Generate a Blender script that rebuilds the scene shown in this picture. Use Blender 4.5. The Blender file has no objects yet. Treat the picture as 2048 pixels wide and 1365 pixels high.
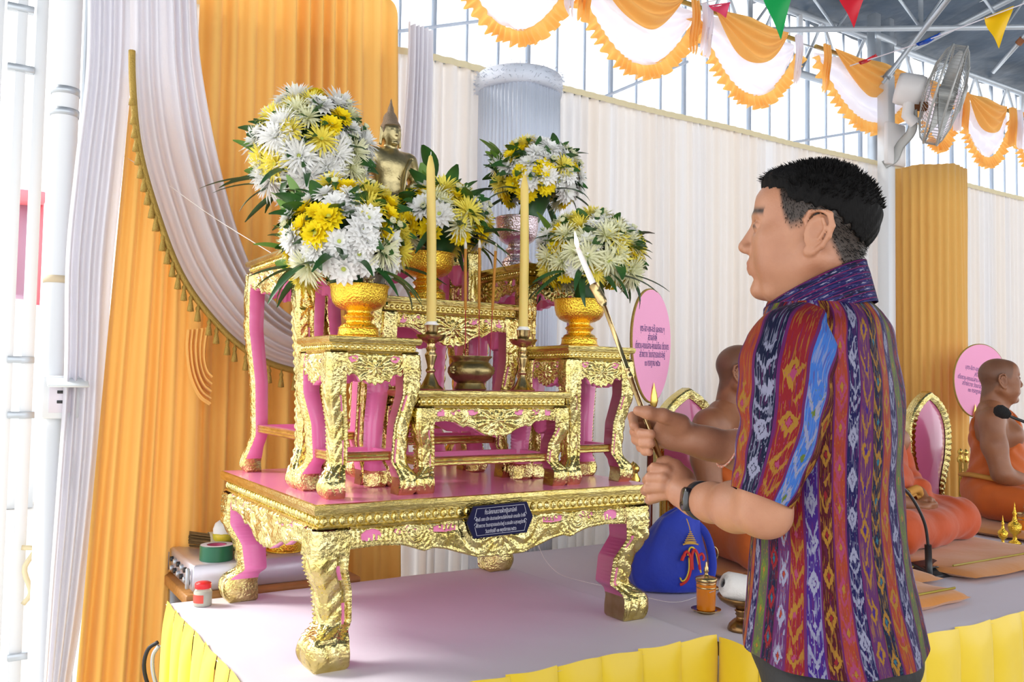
import bpy, math, random
import numpy as np
from mathutils import Vector, Matrix
random.seed(11)
RNG = np.random.default_rng(5)
SC = bpy.context.scene
COL = SC.collection
PI = math.pi
# ------------------------------------------------------------------ camera
HCAM = 1.36
FPX = 1745.9
PITCH, ROLL, YAW = 0.0474, 0.0165, 0.5655
_F = np.array([math.sin(YAW)*math.cos(PITCH), math.cos(YAW)*math.cos(PITCH), math.sin(PITCH)])
_R0 = np.array([math.cos(YAW), -math.sin(YAW), 0.0]); _U0 = np.cross(_R0, _F)
CF = _F
CR = math.cos(ROLL)*_R0 + math.sin(ROLL)*_U0
CU = -math.sin(ROLL)*_R0 + math.cos(ROLL)*_U0
CAMP = np.array([0, 0, HCAM])
cd = bpy.data.cameras.new('camera'); cam = bpy.data.objects.new('camera', cd); COL.objects.link(cam)
cd.sensor_width = 36; cd.sensor_fit = 'HORIZONTAL'; cd.lens = FPX/2048*36; cd.clip_start = 0.02; cd.clip_end = 200
cam.matrix_world = Matrix(((CR[0], CU[0], -CF[0], 0), (CR[1], CU[1], -CF[1], 0), (CR[2], CU[2], -CF[2], HCAM), (0, 0, 0, 1)))
SC.camera = cam
# ------------------------------------------------------------------ light
w = bpy.data.worlds.new('overcast_sky'); SC.world = w; w.use_nodes = True
bg = w.node_tree.nodes['Background']
bg.inputs[0].default_value = (0.97, 0.98, 1.0, 1); bg.inputs[1].default_value = 1.50
sd = bpy.data.lights.new('hazy_sun', 'SUN'); sun = bpy.data.objects.new('hazy_sun', sd); COL.objects.link(sun)
sd.energy = 4.0; sd.angle = math.radians(24); sd.color = (1.0, 0.96, 0.9)
sun.rotation_euler = Vector((0.59, -0.48, -0.643)).to_track_quat('-Z', 'Y').to_euler()
SC.view_settings.view_transform = 'Standard'; SC.view_settings.look = 'None'
SC.view_settings.exposure = 0.58; SC.view_settings.gamma = 1.0; SC.view_settings.use_curve_mapping = False
SC.cycles.max_bounces = 8; SC.cycles.diffuse_bounces = 4; SC.cycles.transparent_max_bounces = 12

# ------------------------------------------------------------------ helpers
def ray(x, y): return CF + CR*((x-1024)/FPX) + CU*((682.5-y)/FPX)
def at(x, y, Y=None, Z=None, X=None, d=None):
    """world point seen in the photograph at pixel (x, y) on a world plane, or at a distance"""
    v = ray(x, y)
    t = Y/v[1] if Y is not None else (Z-HCAM)/v[2] if Z is not None else X/v[0] if X is not None else d
    return CAMP + v*t
def at3(pts):  # rows px,py,distance
    return np.array([at(a, b, d=c) for a, b, c in pts])

def tag(o, label=None, cat=None, group=None, kind=None):
    if label: o['label'] = label
    if cat: o['category'] = cat
    if group: o['group'] = group
    if kind: o['kind'] = kind
    return o
def thing(name, label, cat, loc=(0, 0, 0), rz=0.0, group=None, kind=None):
    o = bpy.data.objects.new(name, None); COL.objects.link(o)
    o.location = loc; o.rotation_euler = (0, 0, rz); o.empty_display_size = 0.05
    return tag(o, label, cat, group, kind)
def mesh(name, V, F, mi=None, smooth=True, uv=None, col=None):
    me = bpy.data.meshes.new(name)
    V = np.asarray(V, float)
    me.from_pydata(V.tolist(), [], [tuple(int(i) for i in f) for f in F])
    if mi is not None and len(me.polygons): me.polygons.foreach_set('material_index', np.asarray(mi, dtype=np.int32))
    if smooth is not False and len(me.polygons): me.polygons.foreach_set('use_smooth', np.ones(len(me.polygons), bool))
    if uv is not None:
        l = me.uv_layers.new(name='UVMap')
        vi = np.zeros(len(me.loops), dtype=np.int32); me.loops.foreach_get('vertex_index', vi)
        l.data.foreach_set('uv', np.asarray(uv, float)[vi].ravel())
    if col is not None:
        for cn, cv in col.items():
            a = me.attributes.new(cn, 'FLOAT', 'POINT'); a.data.foreach_set('value', np.asarray(cv, np.float32))
    me.update()
    return me
def put(name, me, mats, parent=None, sharp=None):
    o = bpy.data.objects.new(name, me); COL.objects.link(o)
    if not isinstance(mats, (list, tuple)): mats = [mats]
    if not me.materials:
        for m in mats: me.materials.append(m)
    if parent is not None: o.parent = parent
    if sharp is not None:
        try:
            me.set_sharp_from_angle(angle=math.radians(sharp))
        except Exception: pass
    return o
def mk(name, VF, mats, parent=None, smooth=True, mi=None, uv=None, col=None, sharp=None, world=True):
    """world=True: VF is in world coordinates and the parent only has a location"""
    V, F = VF
    V = np.asarray(V, float)
    if parent is not None and world: V = V - np.array(parent.matrix_basis.translation)
    return put(name, mesh(name, V, F, mi, smooth, uv, col), mats, parent, sharp)
def join(parts):
    V = []; F = []; n = 0
    for v, f in parts:
        v = np.asarray(v, float); V.append(v); F += [tuple(int(i)+n for i in q) for q in f]; n += len(v)
    return np.vstack(V), F
def xf(VF, loc=(0, 0, 0), rz=0, s=1.0, M=None):
    V, F = VF; V = np.asarray(V, float)*s
    if M is not None: V = V @ np.array(M).T
    c, sn = math.cos(rz), math.sin(rz)
    R = np.array([[c, -sn, 0], [sn, c, 0], [0, 0, 1]])
    return V @ R.T + np.array(loc), F
def gridf(nu, nv, closed_u=False, off=0):
    F = []
    nn = nu if closed_u else nu-1
    for i in range(nn):
        a = i*nv; b = ((i+1) % nu)*nv
        for j in range(nv-1): F.append((a+j+off, b+j+off, b+j+1+off, a+j+1+off))
    return F
def lathe(prof, n=32, cap=True):
    prof = np.asarray(prof, float); m = len(prof); a = np.arange(n)*2*PI/n
    V = np.stack([np.cos(a)[:, None]*prof[:, 0], np.sin(a)[:, None]*prof[:, 0], np.repeat(prof[None, :, 1], n, 0)], -1).reshape(-1, 3)
    F = gridf(n, m, True)
    if cap:
        if prof[0, 0] > 1e-5: F.append(tuple(reversed([i*m for i in range(n)])))
        if prof[-1, 0] > 1e-5: F.append(tuple(i*m+m-1 for i in range(n)))
    return V, F
def smooth_path(P, n):
    P = np.asarray(P, float); k = len(P)
    if k < 3: return np.array([P[0]+(P[-1]-P[0])*t for t in np.linspace(0, 1, n)])
    Q = np.vstack([2*P[0]-P[1], P, 2*P[-1]-P[-2]]); out = []
    for t in np.linspace(0, k-1, n):
        i = min(int(t), k-2); u = t-i; a, b, c, d = Q[i:i+4]
        out.append(.5*((2*b)+(-a+c)*u+(2*a-5*b+4*c-d)*u*u+(-a+3*b-3*c+d)*u**3))
    return np.array(out)
def frames(P):
    T = np.gradient(P, axis=0); T /= np.linalg.norm(T, axis=1)[:, None]+1e-12
    up = np.array([0, 0, 1.0]) if abs(T[0][2]) < .9 else np.array([1.0, 0, 0])
    N = []; n = np.cross(T[0], up); n /= np.linalg.norm(n)
    for t in T:
        n = n-t*np.dot(n, t); n /= np.linalg.norm(n)+1e-12; N.append(n)
    N = np.array(N); return T, N, np.cross(T, N)
def tube(P, r, n=8, cap=True, sx=1.0, sy=1.0):
    P = np.asarray(P, float); m = len(P); r = np.broadcast_to(np.asarray(r, float), (m,))
    T, N, B = frames(P); a = np.arange(n)*2*PI/n
    V = (P[None]+(np.cos(a)[:, None, None]*N[None]*sx+np.sin(a)[:, None, None]*B[None]*sy)*r[None, :, None]).reshape(-1, 3)
    F = gridf(n, m, True)
    if cap: F.append(tuple(i*m for i in range(n))); F.append(tuple(reversed([i*m+m-1 for i in range(n)])))
    return V, F
def box(lo, hi, b=0.0):
    lo = np.array(lo, float); hi = np.array(hi, float)
    if b <= 0:
        V = np.array([[x, y, z] for x in (lo[0], hi[0]) for y in (lo[1], hi[1]) for z in (lo[2], hi[2])])
        return V, [(0, 1, 3, 2), (4, 6, 7, 5), (0, 4, 5, 1), (2, 3, 7, 6), (0, 2, 6, 4), (1, 5, 7, 3)]
    rings = []
    for z, i in ((lo[2], b), (lo[2]+b, 0), (hi[2]-b, 0), (hi[2], b)):
        x0, x1, y0, y1 = lo[0]+i, hi[0]-i, lo[1]+i, hi[1]-i; c = b*.7
        rings.append([(x0+c, y0, z), (x1-c, y0, z), (x1, y0+c, z), (x1, y1-c, z), (x1-c, y1, z), (x0+c, y1, z), (x0, y1-c, z), (x0, y0+c, z)])
    V = np.array(rings).reshape(-1, 3); F = []
    for k in range(3):
        for i in range(8): F.append((k*8+i, k*8+(i+1) % 8, k*8+8+(i+1) % 8, k*8+8+i))
    F.append(tuple(range(7, -1, -1))); F.append(tuple(24+i for i in range(8)))
    return V, F
def bar(a, b, r, n=6): return tube(np.array([a, b], float), r, n)
def sheet(fn, nu, nv):
    u = np.linspace(0, 1, nu); v = np.linspace(0, 1, nv)
    U, W = np.meshgrid(u, v, indexing='ij')
    return fn(U, W).reshape(-1, 3), gridf(nu, nv)
def slab(out, y0, y1):
    """closed 2-D outline (x,z) extruded between y0 and y1"""
    out = np.asarray(out, float); n = len(out)
    V = np.vstack([np.c_[out[:, 0], np.full(n, y0), out[:, 1]], np.c_[out[:, 0], np.full(n, y1), out[:, 1]]])
    F = [tuple(range(n)), tuple(range(2*n-1, n-1, -1))]+[(i, i+n, (i+1) % n+n, (i+1) % n) for i in range(n)]
    return V, F
def vnoise(x, seed=0):
    """smooth 1-D noise"""
    x = np.asarray(x, float); i = np.floor(x).astype(int); f = x-i; f = f*f*(3-2*f)
    h = lambda k: np.modf(np.abs(np.sin((k+seed*37.7)*12.9898)*43758.5453))[0]
    return h(i)*(1-f)+h(i+1)*f
def copy_tree(o, parent=None):
    c = o.copy(); COL.objects.link(c); c.parent = parent
    for ch in o.children: copy_tree(ch, c)
    return c

# ------------------------------------------------------------------ materials
def nmat(name):
    m = bpy.data.materials.new(name); m.use_nodes = True
    return m, m.node_tree.nodes, m.node_tree.links, m.node_tree.nodes['Principled BSDF']
def mat(name, c, rough=.5, metal=0.0, bump=None, var=None, sheen=0, trans=0.0, sub=0.0, alpha=1.0, coat=0.0, spec=None, stretch=None):
    """bump=(scale,strength,detail)  var=(scale,amount): tone of the colour itself wanders"""
    m, N, L, P = nmat(name)
    P.inputs['Base Color'].default_value = (*c, 1); P.inputs['Roughness'].default_value = rough; P.inputs['Metallic'].default_value = metal
    if spec is not None: P.inputs['Specular IOR Level'].default_value = spec
    if sheen: P.inputs['Sheen Weight'].default_value = sheen
    if coat: P.inputs['Coat Weight'].default_value = coat; P.inputs['Coat Roughness'].default_value = .08
    if sub:
        P.inputs['Subsurface Weight'].default_value = sub; P.inputs['Subsurface Radius'].default_value = (.012, .005, .003); P.inputs['Subsurface Scale'].default_value = .6
    tc = N.new('ShaderNodeTexCoord'); src = tc.outputs['Object']
    if stretch:
        mp = N.new('ShaderNodeMapping'); mp.inputs['Scale'].default_value = stretch; L.new(src, mp.inputs[0]); src = mp.outputs[0]
    if bump:
        t = N.new('ShaderNodeTexNoise'); t.inputs['Scale'].default_value = bump[0]; t.inputs['Detail'].default_value = bump[2] if len(bump) > 2 else 3
        L.new(src, t.inputs['Vector']); b = N.new('ShaderNodeBump'); b.inputs['Strength'].default_value = bump[1]; b.inputs['Distance'].default_value = bump[3] if len(bump) > 3 else .01
        L.new(t.outputs['Fac'], b.inputs['Height']); L.new(b.outputs[0], P.inputs['Normal'])
    if var:
        t = N.new('ShaderNodeTexNoise'); t.inputs['Scale'].default_value = var[0]; t.inputs['Detail'].default_value = 4; L.new(src, t.inputs['Vector'])
        r = N.new('ShaderNodeValToRGB'); a = var[1]; c2 = var[2] if len(var) > 2 else tuple(x*(1-a) for x in c)
        r.color_ramp.elements[0].position = .3; r.color_ramp.elements[1].position = .7
        r.color_ramp.elements[0].color = (*c2, 1); r.color_ramp.elements[1].color = (*c, 1)
        L.new(t.outputs['Fac'], r.inputs[0]); L.new(r.outputs[0], P.inputs['Base Color'])
    if trans:
        out = N['Material Output']; tr = N.new('ShaderNodeBsdfTranslucent'); tr.inputs[0].default_value = (*c, 1)
        mx = N.new('ShaderNodeMixShader'); mx.inputs[0].default_value = trans
        L.new(P.outputs[0], mx.inputs[1]); L.new(tr.outputs[0], mx.inputs[2]); L.new(mx.outputs[0], out.inputs[0])
    return m
def srgb(r, g, b):
    f = lambda x: (x/255/12.92) if x <= 10.3 else ((x/255+.055)/1.055)**2.4
    return (f(r), f(g), f(b))
M = {}
def carved_gold():
    m, N, L, P = nmat('carved_gold_leaf'); P.inputs['Metallic'].default_value = 1.0; P.inputs['Roughness'].default_value = .22
    tc = N.new('ShaderNodeTexCoord'); vo = N.new('ShaderNodeTexVoronoi'); vo.feature = 'SMOOTH_F1'; vo.inputs['Scale'].default_value = 125; vo.inputs['Smoothness'].default_value = .35
    nz = N.new('ShaderNodeTexNoise'); nz.inputs['Scale'].default_value = 60; nz.inputs['Detail'].default_value = 2
    mx = N.new('ShaderNodeMix'); mx.data_type = 'RGBA'; mx.inputs['Factor'].default_value = .018
    L.new(tc.outputs['Object'], mx.inputs['A']); L.new(nz.outputs['Color'], mx.inputs['B']); L.new(tc.outputs['Object'], nz.inputs['Vector']); L.new(mx.outputs['Result'], vo.inputs['Vector'])
    n2 = N.new('ShaderNodeTexNoise'); n2.inputs['Scale'].default_value = 300; n2.inputs['Detail'].default_value = 3; L.new(tc.outputs['Object'], n2.inputs['Vector'])
    ad = N.new('ShaderNodeMath'); ad.operation = 'MULTIPLY_ADD'; ad.inputs[1].default_value = .35; L.new(n2.outputs['Fac'], ad.inputs[0]); L.new(vo.outputs['Distance'], ad.inputs[2])
    b = N.new('ShaderNodeBump'); b.invert = True; b.inputs['Strength'].default_value = .42; b.inputs['Distance'].default_value = .004; L.new(ad.outputs[0], b.inputs['Height']); L.new(b.outputs[0], P.inputs['Normal'])
    n3 = N.new('ShaderNodeTexNoise'); n3.inputs['Scale'].default_value = 26; L.new(tc.outputs['Object'], n3.inputs['Vector'])
    r = N.new('ShaderNodeValToRGB'); r.color_ramp.elements[0].position = .3; r.color_ramp.elements[1].position = .7; r.color_ramp.elements[0].color = (.62, .49, .15, 1); r.color_ramp.elements[1].color = (.86, .75, .36, 1)
    L.new(n3.outputs['Fac'], r.inputs[0]); L.new(r.outputs[0], P.inputs['Base Color']); return m
M['gold'] = carved_gold()
M['goldedge'] = mat('smooth_gold_leaf', (.82, .69, .29), .24, 1.0, bump=(60, .5, 3, .004), var=(20, .25, (.60, .46, .13)), stretch=(1, 1, 6))
M['goldflat'] = mat('gold_paint', (.86, .62, .16), .26, 1.0, bump=(55, .25, 3, .004))
M['pink'] = mat('pink_enamel', srgb(238, 132, 186), .28, 0, coat=.35, bump=(25, .05, 2))
M['goldvase'] = mat('gold_plated', (.95, .62, .07), .2, 1.0, bump=(190, .6, 2, .006))
M['brass'] = mat('brass', (.66, .50, .24), .24, 1.0, var=(18, .3), bump=(120, .06, 2))
M['bronze'] = mat('aged_bronze', (.42, .33, .15), .32, 1.0, var=(14, .45), bump=(90, .12, 3))
M['white_cloth'] = mat('white_table_cloth', srgb(222, 216, 226), .85, 0, bump=(9, .25, 4, .01), spec=.2)
M['yellow_satin'] = mat('yellow_satin', srgb(236, 202, 30), .38, 0, bump=(7, .35, 2, .02), sheen=.3)
M['orange_cloth'] = mat('orange_curtain_cloth', srgb(246, 196, 108), .7, 0, sheen=.25, bump=(400, .08, 2), trans=.22, spec=.25)
M['sparkle'] = mat('white_glitter_cloth', srgb(238, 237, 244), .45, 0, bump=(420, .45, 2, .004), spec=.6, trans=.35)
M['sheer'] = mat('white_curtain_cloth', srgb(238, 236, 236), .7, 0, bump=(300, .08, 2), trans=.2, var=(2.6, .1, srgb(240, 224, 204)), stretch=(3, 1, .05), spec=.2)
M['hem'] = mat('cream_hem_tape', srgb(226, 214, 176), .7)
M['silver_fringe'] = mat('silver_thread', srgb(214, 222, 236), .35, .25, bump=(500, .5, 2, .004))
M['gold_fringe'] = mat('gold_braid', srgb(178, 148, 70), .5, .4, bump=(300, .6, 3, .006))
M['steel'] = mat('galvanised_steel', srgb(196, 204, 212), .38, .55, var=(6, .12), bump=(30, .05, 3))
M['white_paint'] = mat('white_painted_metal', srgb(226, 230, 234), .4, 0, bump=(20, .05, 2))
M['roof'] = mat('dark_blue_tarpaulin', srgb(66, 84, 104), .5, 0, bump=(1.6, .5, 4, .15), var=(2.2, .35))
M['ground'] = mat('pale_concrete', srgb(196, 192, 186), .9, 0, bump=(14, .3, 5), var=(3, .15))
M['wax'] = mat('yellow_wax', srgb(226, 200, 112), .42, 0, sub=.35, bump=(30, .05, 2))
M['green'] = mat('green_leaf', srgb(52, 98, 40), .42, 0, var=(20, .5), bump=(60, .15, 2))
M['lime'] = mat('light_green_leaf', srgb(112, 156, 62), .42, 0, var=(16, .35), trans=.2)
M['palm'] = mat('dark_palm_leaf', srgb(46, 92, 44), .4, 0, var=(24, .4))
M['petal_white'] = mat('white_petal', srgb(248, 248, 246), .6, 0, trans=.22, spec=.2)
M['petal_cream'] = mat('cream_petal', srgb(240, 240, 205), .6, 0, trans=.22, spec=.2)
M['petal_yellow'] = mat('yellow_petal', srgb(250, 226, 30), .6, 0, trans=.18, spec=.2)
M['petal_pale'] = mat('pale_yellow_petal', srgb(246, 232, 104), .6, 0, trans=.2, spec=.2)
M['disc_green'] = mat('green_flower_centre', srgb(196, 206, 96), .7)
M['white_wax'] = mat('white_wax', srgb(244, 240, 236), .4, 0, sub=.3)
M['black'] = mat('black_rubber', (.012, .012, .014), .45, 0)
M['char'] = mat('charcoal_plastic', (.02, .021, .024), .4, 0)
# ================================================================== THE SETTING
S = 0.68            # height of the altar platform
YC = 3.40           # back curtain
YW = 4.22           # back wall of plastic sheets
fl = mk('floor', sheet(lambda u, v: np.stack([-14+u*34, -9+v*34, 0*u], -1), 12, 12), M['ground']); tag(fl, 'pale concrete floor under the whole pavilion', None, kind='structure')

M['sheetwall'] = mat('translucent_plastic', (.93, .96, 1.0), .45, 0, trans=.85)
M['rib'] = mat('grey_rib', srgb(212, 222, 234), .5, 0, trans=.35)
wb = thing('wall_back', 'back wall of white translucent plastic sheets with grey ribs', None, (0.9, YW, 0), kind='structure'); 
x = .9; k = 0
rw = mesh('rib', *box((-.009, -.008, 0), (.009, .02, 4.14))); rn = mesh('rib', *box((-.005, -.004, 0), (.005, .012, 4.14)))
sh = mesh('plastic_sheet', *box((.003, .02, 0), (.617, .026, 3.90)))
for m_ in (rw, rn): m_.materials.append(M['rib'])
sh.materials.append(M['sheetwall'])
for k in range(20):
    o = put('plastic_sheet', sh, M['sheetwall'], wb); o.location = (k*.62, 0, 0)
    for j, mm in ((0, rw), (1, rn), (2, rn)):
        o = put('rib', mm, M['rib'], wb); o.location = (k*.62+j*.62/3, 0, 0)
# faint diagonal tie bars behind the sheets' face
for a, b in (((1.3, 3.0), (3.0, 3.6)), ((4.2, 2.9), (6.4, 3.5)), ((7.2, 2.7), (9.5, 3.4)), ((2.4, 2.65), (4.0, 3.5))):
    mk('tie_bar', bar((a[0], YW-.03, a[1]), (b[0], YW-.03, b[1]), .010, 5), M['rib'], wb)

# roof: tarpaulin bays between rafters, rising towards the front
rf = thing('ceiling', 'dark blue tarpaulin roof sloping up from the back wall', None, (0, YW, 4.16), kind='structure')
def roofz(Y): return 4.16+(YW+.1-Y)*.16
for k in range(-2, 9):  # unseen left bays added to shade the man; rear reach set for skylight
    x0 = -.6+k*1.75
    def bay(u, v, x0=x0, k=k):
        X = x0+u*1.75; Y = YW+.1-v*8.6
        return np.stack([X, Y, roofz(Y)-.05*np.sin(u*PI)*(.6+.4*np.sin(v*19+k))+.012*np.sin(u*23+v*31)], -1)
    mk('tarpaulin_bay', sheet(bay, 18, 60), M['roof'], rf)
for k in range(-1, 9):
    X = -.6+k*1.75
    mk('rafter', bar((X, YW, roofz(YW)-.09), (X, -4.2, roofz(-4.2)-.09), .024, 8), M['steel'], rf)
for Y in (2.6, 1.0, -.8, -2.6, -4.2):
    mk('purlin', bar((-4, Y, roofz(Y)-.05), (15, Y, roofz(Y)-.05), .018, 6), M['steel'], rf)

# lattice truss along the eaves
def truss(name, label, A, B, h, n, r=.022):
    A = np.array(A, float); B = np.array(B, float); t = thing(name, label, 'truss', tuple(A))
    up = np.array([0, 0, h])
    mk('top_chord', bar(A+up, B+up, r*1.25, 8), M['steel'], t); mk('bottom_chord', bar(A, B, r*1.25, 8), M['steel'], t)
    for i in range(n):
        p = A+(B-A)*i/n; q = A+(B-A)*(i+1)/n; mid = (p+q)/2
        if i % 2 == 0: mk('post', bar(p, p+up, r*1.1, 6), M['steel'], t)
        mk('diagonal', bar(p, mid+up, r*.62, 6), M['steel'], t); mk('diagonal', bar(mid+up, q, r*.62, 6), M['steel'], t)
    return t
truss('eaves_truss', 'silver lattice roof truss along the eaves behind the garlands', (4.0, YW-.12, 3.60), (10.0, YW-.12, 3.60), .44, 12)
truss('rafter_truss', 'silver lattice truss rising across the roof at upper right', (4.35, YW-.25, 3.72), (8.9, 1.4, 3.98), .40, 9, .016)
pl = thing('steel_post', 'paired grey steel posts rising behind the wall fan to the roof', 'post', (5.62, YW-.3, 0))
for dx in (0, .16): mk('shaft', box((5.54+dx, YW-.36, 0), (5.60+dx, YW-.28, 4.1), .008), M['steel'], pl)
for z in (.4, 1.5, 2.6, 3.3, 3.9): mk('gusset', box((5.53, YW-.37, z), (5.77, YW-.355, z+.05), .002), M['steel'], pl)
bp = thing('brace_pipe', 'long grey pipe slanting up in front of the roof truss', 'pipe', tuple(at(1775, 150, d=5.4)))
mk('pipe', bar(at(1765, 165, d=5.4), at(1915, -25, d=5.0), .017, 10), M['steel'], bp)
mk('clamp', bar(at(1772, 157, d=5.38), at(1783, 143, d=5.38), .026, 10), M['steel'], bp)
bp = thing('brace_pipe', 'grey pipe slanting at the right edge under the roof', 'pipe', tuple(at(1985, 145, d=6.0)))
mk('pipe', bar(at(1985, 145, d=6.0), at(2110, 5, d=5.6), .016, 10), M['steel'], bp)
mk('clamp', bar(at(2036, 88, d=5.83), at(2046, 77, d=5.8), .024, 10), mat('rusty_clamp', srgb(150, 98, 66), .7, .4), bp)

# ---------------- platforms
def pleats(u, n, amp, seed=0, sharp=.6):
    ph = u*n+(vnoise(u*n*.7, seed)-.5)*.8
    s = np.sin(2*PI*ph); return amp*np.sign(s)*np.abs(s)**sharp*(.55+.9*vnoise(u*n*.53, seed+3))
def cloth_top(name, par, x0, x1, y0, y1, z, seed):
    def f(u, v):
        X = x0+u*(x1-x0); Y = y0+v*(y1-y0)
        Z = z+.0022*(vnoise(X*5+seed)+vnoise(Y*6+seed+2)+vnoise((X+Y)*9))-.0035
        e = np.minimum(np.minimum(u, 1-u)*(x1-x0), np.minimum(v, 1-v)*(y1-y0)); Z = Z-.006*np.exp(-e/.006)
        return np.stack([X, Y, Z], -1)
    return mk(name, sheet(f, 90, 60), M['white_cloth'], par)
def skirt(par, A, B, z, n, nrm, seed, per=1.0):
    """pleated satin skirt: every box pleat between two tucks is a panel of its own"""
    A = np.array(A, float); B = np.array(B, float); nrm = np.array(nrm, float); Lr = np.linalg.norm(B-A); T = (B-A)/Lr
    for i in range(n):
        w0 = Lr/n; st = A+T*(i*w0)
        def f(u, v, i=i):
            bulge = (.016+.010*vnoise(np.array(i*1.7+seed)))*np.sin(np.clip(u*1.02, 0, 1)*PI)**.55*(1-.95*np.exp(-v*16))+.010*np.sin(u*PI*3+i)*v
            ov = .018*(u > .93)*1.0
            off = bulge[..., None]*nrm+T*((u*1.08*w0)[..., None])
            droop = .0025*np.sin(u*5+i*2.1)*(1-v)
            return st+off+np.array([0, 0, 1.0])*((z+.006-v*(z-.03))+droop)[..., None]+nrm*(.010*u*(1-.7*np.exp(-v*20)))[..., None]
        mk('skirt_pleat', sheet(f, 16, 22), M['yellow_satin'], par)
pa = thing('altar_platform', 'low platform under the altar with white cloth and yellow satin skirt', 'platform', (1.16, 2.26, 0))
x0, x1, y0, y1 = .5618, 1.763, 1.725, 2.80
mk('deck', box((x0+.012, y0+.012, S-.05), (x1-.012, y1-.01, S-.008)), mat('plywood', srgb(190, 150, 100), .7), pa)
for px_ in (x0+.06, x1-.06):
    for py_ in (y0+.06, y1-.06): mk('leg', box((px_-.025, py_-.025, 0), (px_+.025, py_+.025, S-.05)), M['steel'], pa)
cloth_top('white_cloth', pa, x0-.004, x1+.004, y0-.004, y1, S, 1)
skirt(pa, (x0, y0, 0), (x1-.008, y0, 0), S, 9, (0, -1, 0), 2); skirt(pa, (x0, y1, 0), (x0, y0, 0), S, 9, (-1, 0, 0), 5)
pm = thing('monks_platform', 'long low platform with white cloth and yellow satin skirt where the monks sit', 'platform', (5, 2.1, 0))
SM = S-.006
x0, x1, y0, y1 = 1.772, 9.4, 1.4506, 3.0
mk('deck', box((x0+.012, y0+.012, SM-.05), (x1-.012, y1-.01, SM-.008)), mat('plywood_b', srgb(190, 150, 100), .7), pm)
for px_ in np.linspace(x0+.08, x1-.08, 6):
    for py_ in (y0+.06, y1-.06): mk('leg', box((px_-.025, py_-.025, 0), (px_+.025, py_+.025, SM-.05)), M['steel'], pm)
cloth_top('white_cloth', pm, x0-.004, x1+.004, y0-.004, y1, SM, 4)
skirt(pm, (x0, y0, 0), (x1, y0, 0), SM, 46, (0, -1, 0), 9); skirt(pm, (x0, 1.72, 0), (x0, y0, 0), SM, 2, (-1, 0, 0), 12)

# ---------------- curtains
def curtain(par, name, P00, P10, P01, P11, npl, amp, mats, seed, nu=None, nv=36, sag=0.0, sharp=.7, fade=0.0, bow=None):
    """hanging pleated cloth between a top edge P00-P10 and a bottom edge P01-P11"""
    P00, P10, P01, P11 = [np.array(p, float) for p in (P00, P10, P01, P11)]
    nu = nu or int(npl*9)+2
    nm = np.cross(P10-P00, P01-P00); nm /= np.linalg.norm(nm)
    if nm[1] > 0: nm = -nm
    def f(u, v):
        uw = u+.02*np.sin(v*3+u*11+seed)*np.sin(u*PI)/max(1, npl*.12)
        t = uw[..., None]; w_ = v[..., None]
        P = (P00*(1-t)+P10*t)*(1-w_)+(P01*(1-t)+P11*t)*w_
        a = pleats(u+.0*v, npl, 1.0, seed, sharp)*(amp*(.75+.5*v*(1-fade)))
        a = a+amp*.5*(vnoise(u*npl*2.3+v*1.2, seed+8)-.5)
        if sag: P = P-np.array([0, 0, 1])*(sag*(np.sin(u*PI))*(1-v))[..., None]
        if bow is not None: P = P+np.array(bow)*(np.sin(v*PI))[..., None]
        return P+nm*a[..., None]
    return mk(name, sheet(f, nu, nv), mats, par)
ZT = 2.784
def white_curtain(label, x0, x1, n, seed):
    t = thing('white_curtain', label, 'curtain', ((x0+x1)/2, YC, .25))
    curtain(t, 'cloth', (x0, YC, ZT), (x1, YC, ZT), (x0, YC, .25), (x1, YC, .25), n, .014, M['sheer'], seed, nv=20)
    mk('hem_band', sheet(lambda u, v: np.stack([x0+u*(x1-x0), YC-.019-.004*np.sin(u*n*5), ZT+.012-v*.03+.003*np.sin(u*17)], -1), 160, 3), M['hem'], t)
    mk('curtain_rail', bar((x0, YC+.02, ZT), (x1, YC+.02, ZT), .012, 6), M['steel'], t)
white_curtain('white pleated curtain between the orange drape and the silver fringe column', .55, 2.05, 26, 3)
white_curtain('long white pleated curtain behind the man and the candle flame', 2.05, 5.3, 62, 21)
white_curtain('white pleated curtain at the right edge beyond the orange column', 5.3, 9.4, 70, 44)

# big orange drape
oc = thing('orange_curtain', 'tall orange pleated curtain hanging behind the golden altar', 'curtain', (1.15, 3.3, .15))
xr = 1.50; xl = .70
def oc_f(u, v):
    top = 2.925+.02*np.sin(u*9)-.10*np.clip((u-.93)/.07, 0, 1)**2+(1-u)*.30
    X = xl+u*(xr-xl)+.07*v*(u-.2); Z = top*(1-v)+.15*v
    a = pleats(u+.05*(vnoise(u*6, 9)-.5), 13, .020, 5, .7)*(.5+vnoise(u*7, 2))+.020*(vnoise(u*29+v*1.2, 4)-.5)
    return np.stack([X, 3.30-a-.05*v, Z], -1)
mk('cloth', sheet(oc_f, 240, 40), M['orange_cloth'], oc)
oc = thing('orange_curtain', 'orange curtain panel gathered with a tie below the tasselled white swag', 'curtain', (.55, 3.2, 0))
def oc2(u, v):
    v_ = v**.9
    tl = at(262, 150, Y=3.2); tr = at(410, 330, Y=3.22); bl = at(143, 1430, Y=3.12); br = at(385, 1440, Y=3.15)
    ml = at(205, 760, Y=3.18); mr = at(405, 900, Y=3.2)
    def q(a, m, b, v): 
        v = v[..., None]; return a*(1-v)*(1-2*v)+m*4*v*(1-v)+b*v*(2*v-1)
    A = q(tl, ml, bl, v_); B = q(tr, mr, br, v_)
    P = A*(1-u[..., None])+B*u[..., None]
    a = pleats(u+.06*(vnoise(u*5, 3)-.5), 6, .030, 15, .75)*(.45+.75*v)+.022*(vnoise(u*17+v*1.3, 6)-.5)
    P[..., 1] -= a
    return P
mk('cloth', sheet(oc2, 130, 50), M['orange_cloth'], oc)
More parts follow.
